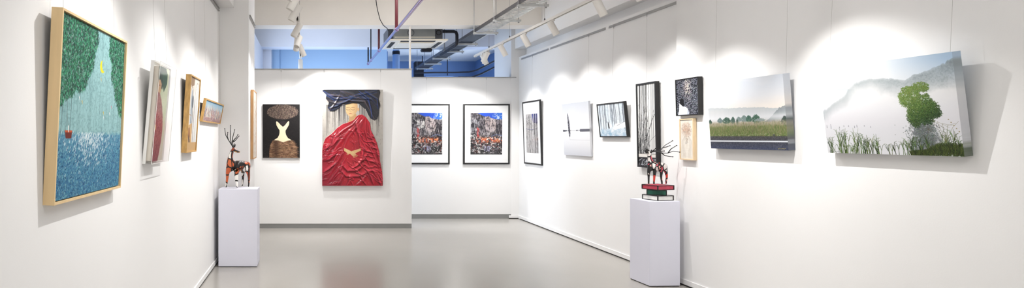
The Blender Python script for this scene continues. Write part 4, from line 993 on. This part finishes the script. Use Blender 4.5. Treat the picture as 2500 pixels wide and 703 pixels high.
RB = .041
body_prof = [(.0, .075), (RB * .9, .075), (RB, .070), (RB, -.112), (RB - .003, -.115), (RB - .006, -.112), (RB - .008, -.085), (0, -.085)]
_body = None
def spot(label, x, y, z, aim, watts, size=70, blend=.7, group=None, drop=.085, col=(1, .985, .965), off=(0, 0)):
    global _body
    t = thing('spotlight', label, 'spotlight', (x, y, z), 0, group)
    ad = MB(); ad.box(-.011, .011, -.05, .05, -.022, .012, bev=.002); ad.build('track_adapter', M['lampwhite'], t)
    P = Vector((off[0], off[1], -drop))
    MB().tube([(0, 0, -.02), (0, 0, -.045), P], .007, 8).build('stem', M['lampwhite'], t)
    d = (Vector(aim) - (Vector((x, y, z)) + P)).normalized()
    rot = (-d).to_track_quat('Z', 'Y')
    if _body is None:
        b = MB().lathe(body_prof, 28).build('housing', M['lampwhite'], t, smooth=True)
        l = MB().lathe([(.0, -.0845), (RB - .009, -.0845)], 24).build('lens', M['lens'], b)
        rr = MB().lathe([(RB + .0006, -.045), (RB + .0006, -.049)], 28).build('bezel_ring', M['dark'], b)
        _body = (b.data, l.data)
        bpy.data.objects.remove(rr)
    else:
        b = bpy.data.objects.new('housing', _body[0]); C.objects.link(b); b.parent = t
        l = bpy.data.objects.new('lens', _body[1]); C.objects.link(l); l.parent = b
    b.location = P; b.rotation_mode = 'QUATERNION'; b.rotation_quaternion = rot
    if watts > 0:
        ld = bpy.data.lights.new('spot_beam', 'SPOT'); ld.energy = watts; ld.spot_size = math.radians(size); ld.spot_blend = blend
        ld.shadow_soft_size = .014; ld.color = col
        lo = bpy.data.objects.new('spot_beam', ld); C.objects.link(lo); lo.parent = b; lo.location = (0, 0, -.122)
    return t
KW = 1.2
AZ = 1.12
def wall_spot(label, side, y, watts, dy=-.5, size=88, az=AZ):
    x = TRX if side == 'R' else TLX
    xw = (XN if y < 5.7 else XR) if side == 'R' else XL
    return spot(label, x, y, TZ, (xw, y + dy, az), watts * KW, size, 1.0)
wall_spot('white spotlight on the right track nearest the photographer, aimed at the lake canvas', 'R', 4.30, 100, -.5, 84, .75)
wall_spot('white spotlight on the right track aimed at the meadow canvas', 'R', 5.30, 82, -.2, 84, .8)
wall_spot('largest white spotlight in view on the right track, above the tall birch picture', 'R', 5.98, 56, .1, 98, 1.2)
wall_spot('second white spotlight in view along the right track, from the photographer', 'R', 7.12, 60, -.1, 98, 1.2)
wall_spot('third white spotlight in view along the right track, from the photographer', 'R', 8.02, 60, -.1, 98, 1.2)
wall_spot('fourth white spotlight along the right track, just before the end cluster', 'R', 8.95, 60, -.1, 98, 1.2)
spot('white spotlight of the end cluster on the right track, tilted towards the partition', TRX, 9.66, TZ, (2.2, 10.66, .9), 72 * KW, 95, .85, off=(-.03, 0))
spot('middle white spotlight of the end cluster on the right track, pointing straight down', TRX, 9.80, TZ, (2.95, 10.66, .7), 72 * KW, 95, .85)
spot('white spotlight of the end cluster on the right track, tilted to the right wall', TRX, 9.98, TZ, (XR, 9.9, 1.1), 50 * KW, 84, .85, off=(.03, 0))
wall_spot('white spotlight over the large oak framed lake painting on the left track', 'L', 3.10, 75, -.35)
wall_spot('white spotlight on the left track lighting the white box frame', 'L', 4.40, 60, -.3)
wall_spot('white spotlight on the left track lighting the golden arch painting', 'L', 5.30, 50, -.1)
wall_spot('topmost white spotlight on the left track, cut by the picture edge', 'L', 5.72, 40, -.1)
wall_spot('large white spotlight on the left track, tilted left, near the front beam top', 'L', 6.25, 50, -.1)
wall_spot('white spotlight on the left track overlapping the front beam lower edge', 'L', 7.25, 40, -.3)
spot('white spotlight on the left track before the lavender rear beam', TLX, 8.15, TZ, (-.62, 7.2, 1.3), 36, 90, .85)
spot('lit white spotlight of the left cluster, aimed at the dark hair canvas', TLX, 8.35, TZ, (-.45, 9.53, .8), 78 * KW, 95, .85, off=(-.03, 0))
spot('lit white spotlight of the left cluster, aimed at the red robe canvas', TLX, 8.95, TZ, (.9, 9.53, .7), 105 * KW, 110, .85, off=(.03, 0))
spot('white spotlight at the far end of the left track, half hidden by the partition top', TLX, 10.4, TZ, (TLX + .05, 10.45, 1.0), 0, 80, drop=.12)

# ------------------------------------------------------------------ services under the ceiling
PX, PZ = 1.245, 3.0
t = thing('sprinkler_pipe', 'long glossy red violet sprinkler pipe running under the ceiling', 'pipe', (PX, 5.0, PZ))
MB().tube([(0, 0, 0), (0, 6.87, 0)], .021, 14).build('main_pipe', M['violet'], t, smooth=True)
for y, r in ((6.15, .0), (8.06, .024), (10.04, .02), (11.80, .016), (11.3, .012)):
    if r: MB().tube([(0, y - 5, .01), (0, y - 5, ZC - PZ)], r * .92, 12).build('drop_pipe', M['red'] if y < 11 else M['insul'], t, smooth=True)
    MB().tube([(0, y - 5.045, 0), (0, y - 4.955, 0)], .027, 14).build('coupling', M['violet'], t, smooth=True)
MB().tube([(0, 1.15, .02), (0, 1.15, .09), (0, 1.15, .12)], [.016, .02, .008], 10).build('sprinkler_head', M['red'], t, smooth=True)
MB().tube([(0, 1.15, .1), (0, 1.15, ZC - PZ)], .005, 8).build('hanger_rod', M['steel'], t)

# loose cable from the ceiling patch
c0 = at(917, 2, 9.35)
pts = [at(917, 2, 9.36), at(921, 22, 9.36), at(928, 48, 9.36), at(936, 62, 9.40), at(945, 70, 9.50), at(951, 74, 9.82)]
pts[0].z = ZC
pts[-2].z = 3.29; pts[-1].z = 3.26
tag(MB().tube([p for p in pts], .006, 8).build('cable', M['insul'], None, smooth=True), 'thin dark cable dangling from the ceiling before the front beam', 'cable')
c1 = at(917, 2, 9.3)
tag(MB().lathe([(0, ZC - .012), (.07, ZC - .010), (.09, ZC)], 16, Matrix.Translation((c0.x + .03, 9.25, 0))).build('ceiling_rose', M['ceil'], None, smooth=True), 'small round cover on the ceiling where the dangling cable comes out', 'cover')

# air conditioner cassette
AY, AD = 9.92, .98
t = thing('air_conditioner', 'ceiling cassette air conditioner with cream panel behind the front beam', 'air conditioner', (1.915, AY + AD / 2, 3.15))
bw = .42
MB().box(-.415, .30, -.40, .40, .045, .27, bev=.006).build('casing', M['acbody'], t)
MB().box(.30, .44, -.36, .36, .05, .27, bev=.004).build('control_box', M['acdark'], t)
MB().box(-.50, -.415, -.30, .30, .06, .26).build('side_bracket', M['acdark'], t)
MB().box(-.505, .505, -.49, .49, .012, .036, bev=.006).build('panel', M['cream'], t)
MB().box(-.30, .30, -.30, .30, -.004, .012, bev=.003).build('intake_grille', M['cream'], t)
for sx, sy, lx, ly in ((0, -1, .30, .035), (0, 1, .30, .035), (-1, 0, .035, .30), (1, 0, .035, .30)):
    lv = MB().box(sx * .41 - lx, sx * .41 + lx, sy * .41 - ly, sy * .41 + ly, .006, .0125).build('louvre', M['dark'], t)
MB().box(-.40, .30, -.408, -.40, .075, .09).build('casing_trim', M['cream'], t)
mm = Matrix.Translation((-.12, -.401, .16)) @ Matrix.Rotation(PI / 2, 4, 'X')
MB().lathe([(.056, 0), (.060, .004), (.052, .004), (.050, 0)], 24, mm).build('knockout_ring', M['acdark'], t)
mm = Matrix.Translation((.37, -.361, .17)) @ Matrix.Rotation(PI / 2, 4, 'X')
MB().lathe([(.044, 0), (.048, .006), (.036, .006), (.034, 0)], 20, mm).build('port_ring', M['dark'], t)
for x in (-.38, .38):
    MB().tube([(x, .35, .27), (x, .35, ZC - 3.15)], .006, 6).build('hanger_rod', M['steel'], t)
MB().tube([(.42, -.24, .21), (.515, -.24, .21)], .028, 12).build('pipe_stub', M['insul'], t, smooth=True)
MB().box(.22, .42, .36, .50, -.05, .012, bev=.015).build('drain_pump', M['insul'], t)
# black insulated refrigerant pipe
z1 = 3.36; y1 = AY + .25
t = thing('insulated_pipe', 'black insulated pipe bending from the air conditioner down beside the cable tray', 'pipe', (2.635, y1, 0))
MB().tube([(2.435 - 2.635, 0, z1), (-.135, 0, z1), (-.055, 0, z1), (-.015, 0, z1 - .015), (0, 0, z1 - .06), (0, 0, 3.20), (0, .02, 3.15), (0, .08, 3.13), (0, .5, 3.125), (0, 1.2, 3.125)], .028, 12).build('insulation', M['insul'], t, smooth=True)
MB().tube([(0, .9, 3.12), (0, .9, ZC)], .004, 6).build('hanger_rod', M['steel'], t)

# cable tray on trapeze hangers
X0, X1, ZT = 2.715, 3.0, 3.2
t = thing('cable_tray', 'long galvanised ladder cable tray climbing under the ceiling', 'cable tray', ((X0 + X1) / 2, 5.0, ZT))
hw = (X1 - X0) / 2
MB().box(-hw, -hw + .004, 0, 9.6, 0, .055).build('side_rail', M['traydark'], t)
MB().box(hw - .004, hw, 0, 9.6, 0, .055).build('side_rail', M['galv'], t)
bed = MB(); y = .05
while y < 9.6:
    m2 = Matrix.Translation((0, y, .006)) @ Matrix.Rotation(math.radians(24), 4, 'Z')
    bed.box(-hw * 1.0, hw * 1.0, -.011, .011, -.003, .003, m2) if y < 4.4 else bed.box(-hw, hw, -.010, .010, .003, .009)
    y += .075 if y < 4.4 else .11
for x in (-.06, .06): bed.box(x - .006, x + .006, 0, 4.4, .010, .014)
b = bed.build('tray_bed', M['galv'], t); b['label'] = 'slatted galvanised bed'
MB().box(-hw + .006, hw - .006, 4.5, 9.6, .012, .020).build('cable_bundle', M['insul'], t)
hy = [5.6, 6.5, 7.40, 8.36, 9.36, 10.48, 11.4, 12.4, 13.3, 14.2]
for i, y in enumerate(hy):
    lab = ['bracket'] 
    pos = ['over the near end of the cable tray', 'second from the near end of the cable tray', 'on the cable tray beside the first right spotlights', 'on the cable tray halfway to the front beam', 'on the cable tray directly before the front beam', 'on the cable tray right behind the front beam', 'on the cable tray before the rear beam', 'on the cable tray just past the rear beam', 'on the darker far stretch of the cable tray', 'on the farthest end of the cable tray'][i]
    if 9.40 < y < 9.86: y = 9.36
    t = thing('trapeze_hanger', 'galvanised strut hanger ' + pos, 'hanger', (2.88, y, ZT), 0, 'trapeze hangers along the cable tray')
    s = MB(); s.box(-.19, .21, -.02, .02, -.030, -.026); s.box(-.19, .21, -.02, -.016, -.026, 0); s.box(-.19, .21, .016, .02, -.026, 0)
    s.build('strut', M['galv'], t)
    for x in (-.178, .178):
        MB().tube([(x, 0, -.045), (x, 0, ZC - ZT)], .006, 8).build('threaded_rod', M['steel'], t)
    for x in (-.178, .178):
        MB().lathe([(0, -.048), (.013, -.046), (.013, -.034), (0, -.032)], 6, Matrix.Translation((x, 0, 0))).build('nut', M['steel'], t)

# white post on the partition end
tag(MB().box(1.688, 1.715, 9.55, 9.60, 2.63, 3.335).build('post', M['beam']), 'thin white post between the partition top and the front beam', 'post')
# rear room pieces
p = at(967, 150, 14.0)
t = thing('vent_pipe', 'upright blue grey vent pipe with a dark collar beyond the partition', 'pipe', (p.x, 14.0, 0))
MB().tube([(0, 0, 0), (0, 0, 3.50)], .085, 20).build('pipe', M['duct'], t, smooth=True)
MB().tube([(0, 0, 3.50), (0, 0, 3.58)], .09, 20).build('collar', M['insul'], t, smooth=True)
MB().tube([(0, 0, 3.58), (0, 0, ZC)], .08, 20).build('upper_pipe', M['duct'], t, smooth=True)
def wp(px, py, Y): return at(px, py, Y)
tag(MB().tube([wp(1012, 178, 15.4), wp(1060, 177, 15.4), wp(1110, 177, 15.4), wp(1145, 176, 15.2), wp(1165, 171, 14.6), wp(1205, 150, 13.2), wp(1225, 141, 12.4), (4.2, 11.97, 3.18)], .022, 10).build('water_pipe', M['insul'], None, smooth=True), 'dark pipe bending along the rear bay, upper of the two', 'pipe')
tag(MB().tube([(wp(1120, 189, 13.6).x, 17.19, 2.93), wp(1120, 189, 13.6), wp(1150, 189, 13.6), wp(1175, 180, 13.2), wp(1205, 165, 12.6), wp(1226, 155, 12.2), (4.2, 11.97, 3.03)], .020, 10).build('water_pipe', M['insul'], None, smooth=True), 'short dark pipe low in the rear bay, lower of the two', 'pipe')
t = thing('fan_coil', 'dark blue boxed fan unit low behind the right partition', 'fan unit', (wp(1070, 184, 15.9).x, 15.9, 2.95))
MB().box(-.42, .34, -.3, .3, 0, .22, bev=.02).build('casing', M['slate'], t)
MB().box(-.35, .28, -.305, -.30, .05, .17).build('grille', M['insul'], t)
MB().box(-.66, -.42, -.12, .12, .10, .62, bev=.01).build('control_box', M['insul'], t)
for x in (-.4, .3): MB().tube([(x, .2, .2), (x, .2, ZC - 2.95)], .012, 8).build('hanger_rod', M['insul'], t)

# ------------------------------------------------------------------ light
w = bpy.data.worlds.new('soft_daylight'); bpy.context.scene.world = w; w.use_nodes = True
bg = w.node_tree.nodes['Background']; bg.inputs['Color'].default_value = (1.0, 1.0, 1.0, 1); bg.inputs['Strength'].default_value = 1.6
def area(name, loc, rot, sx, sy, watts, col):
    ld = bpy.data.lights.new(name, 'AREA'); ld.shape = 'RECTANGLE'; ld.size = sx; ld.size_y = sy; ld.energy = watts; ld.color = col
    o = bpy.data.objects.new(name, ld); C.objects.link(o); o.location = loc; o.rotation_euler = rot
    return o
# added area lamp for the rear room's bluish daylight; no window is modelled
area('rear_daylight_fill', (-.9, 10.9, 1.7), (0, math.radians(-90), 0), 1.6, 1.3, 75, (.74, .85, 1.0))
area('bay_blue_fill', (4.9, 14.6, 1.6), (0, math.radians(90), 0), 1.6, 1.6, 120, (.66, .80, 1.0))  # added fill lamp that brightens the bay; no window there
# added fill lamps under the hall ceiling, unseen above the frame, without fixtures
for y in (1.2, 4.4, 7.6): area('hall_fill', (1.4, y, ZC - .06), (math.radians(22) if y > 7 else 0, 0, 0), 2.4, .45, 29, (1, .995, .99))

# ------------------------------------------------------------------ camera
cd = bpy.data.cameras.new('camera'); cam = bpy.data.objects.new('camera', cd); C.objects.link(cam)
cam.location = (0, 0, EYE); cam.rotation_euler = (PI / 2, 0, 0)
cd.sensor_width = 36; cd.lens = F / 2500 * 36; cd.shift_x = .2; cd.shift_y = -16.5 / 2500
cd.clip_start = .05
sc = bpy.context.scene; sc.camera = cam
vs = sc.view_settings
vs.view_transform = 'Standard'; vs.look = 'None'; vs.gamma = 1; vs.use_curve_mapping = False; vs.exposure = 0.13
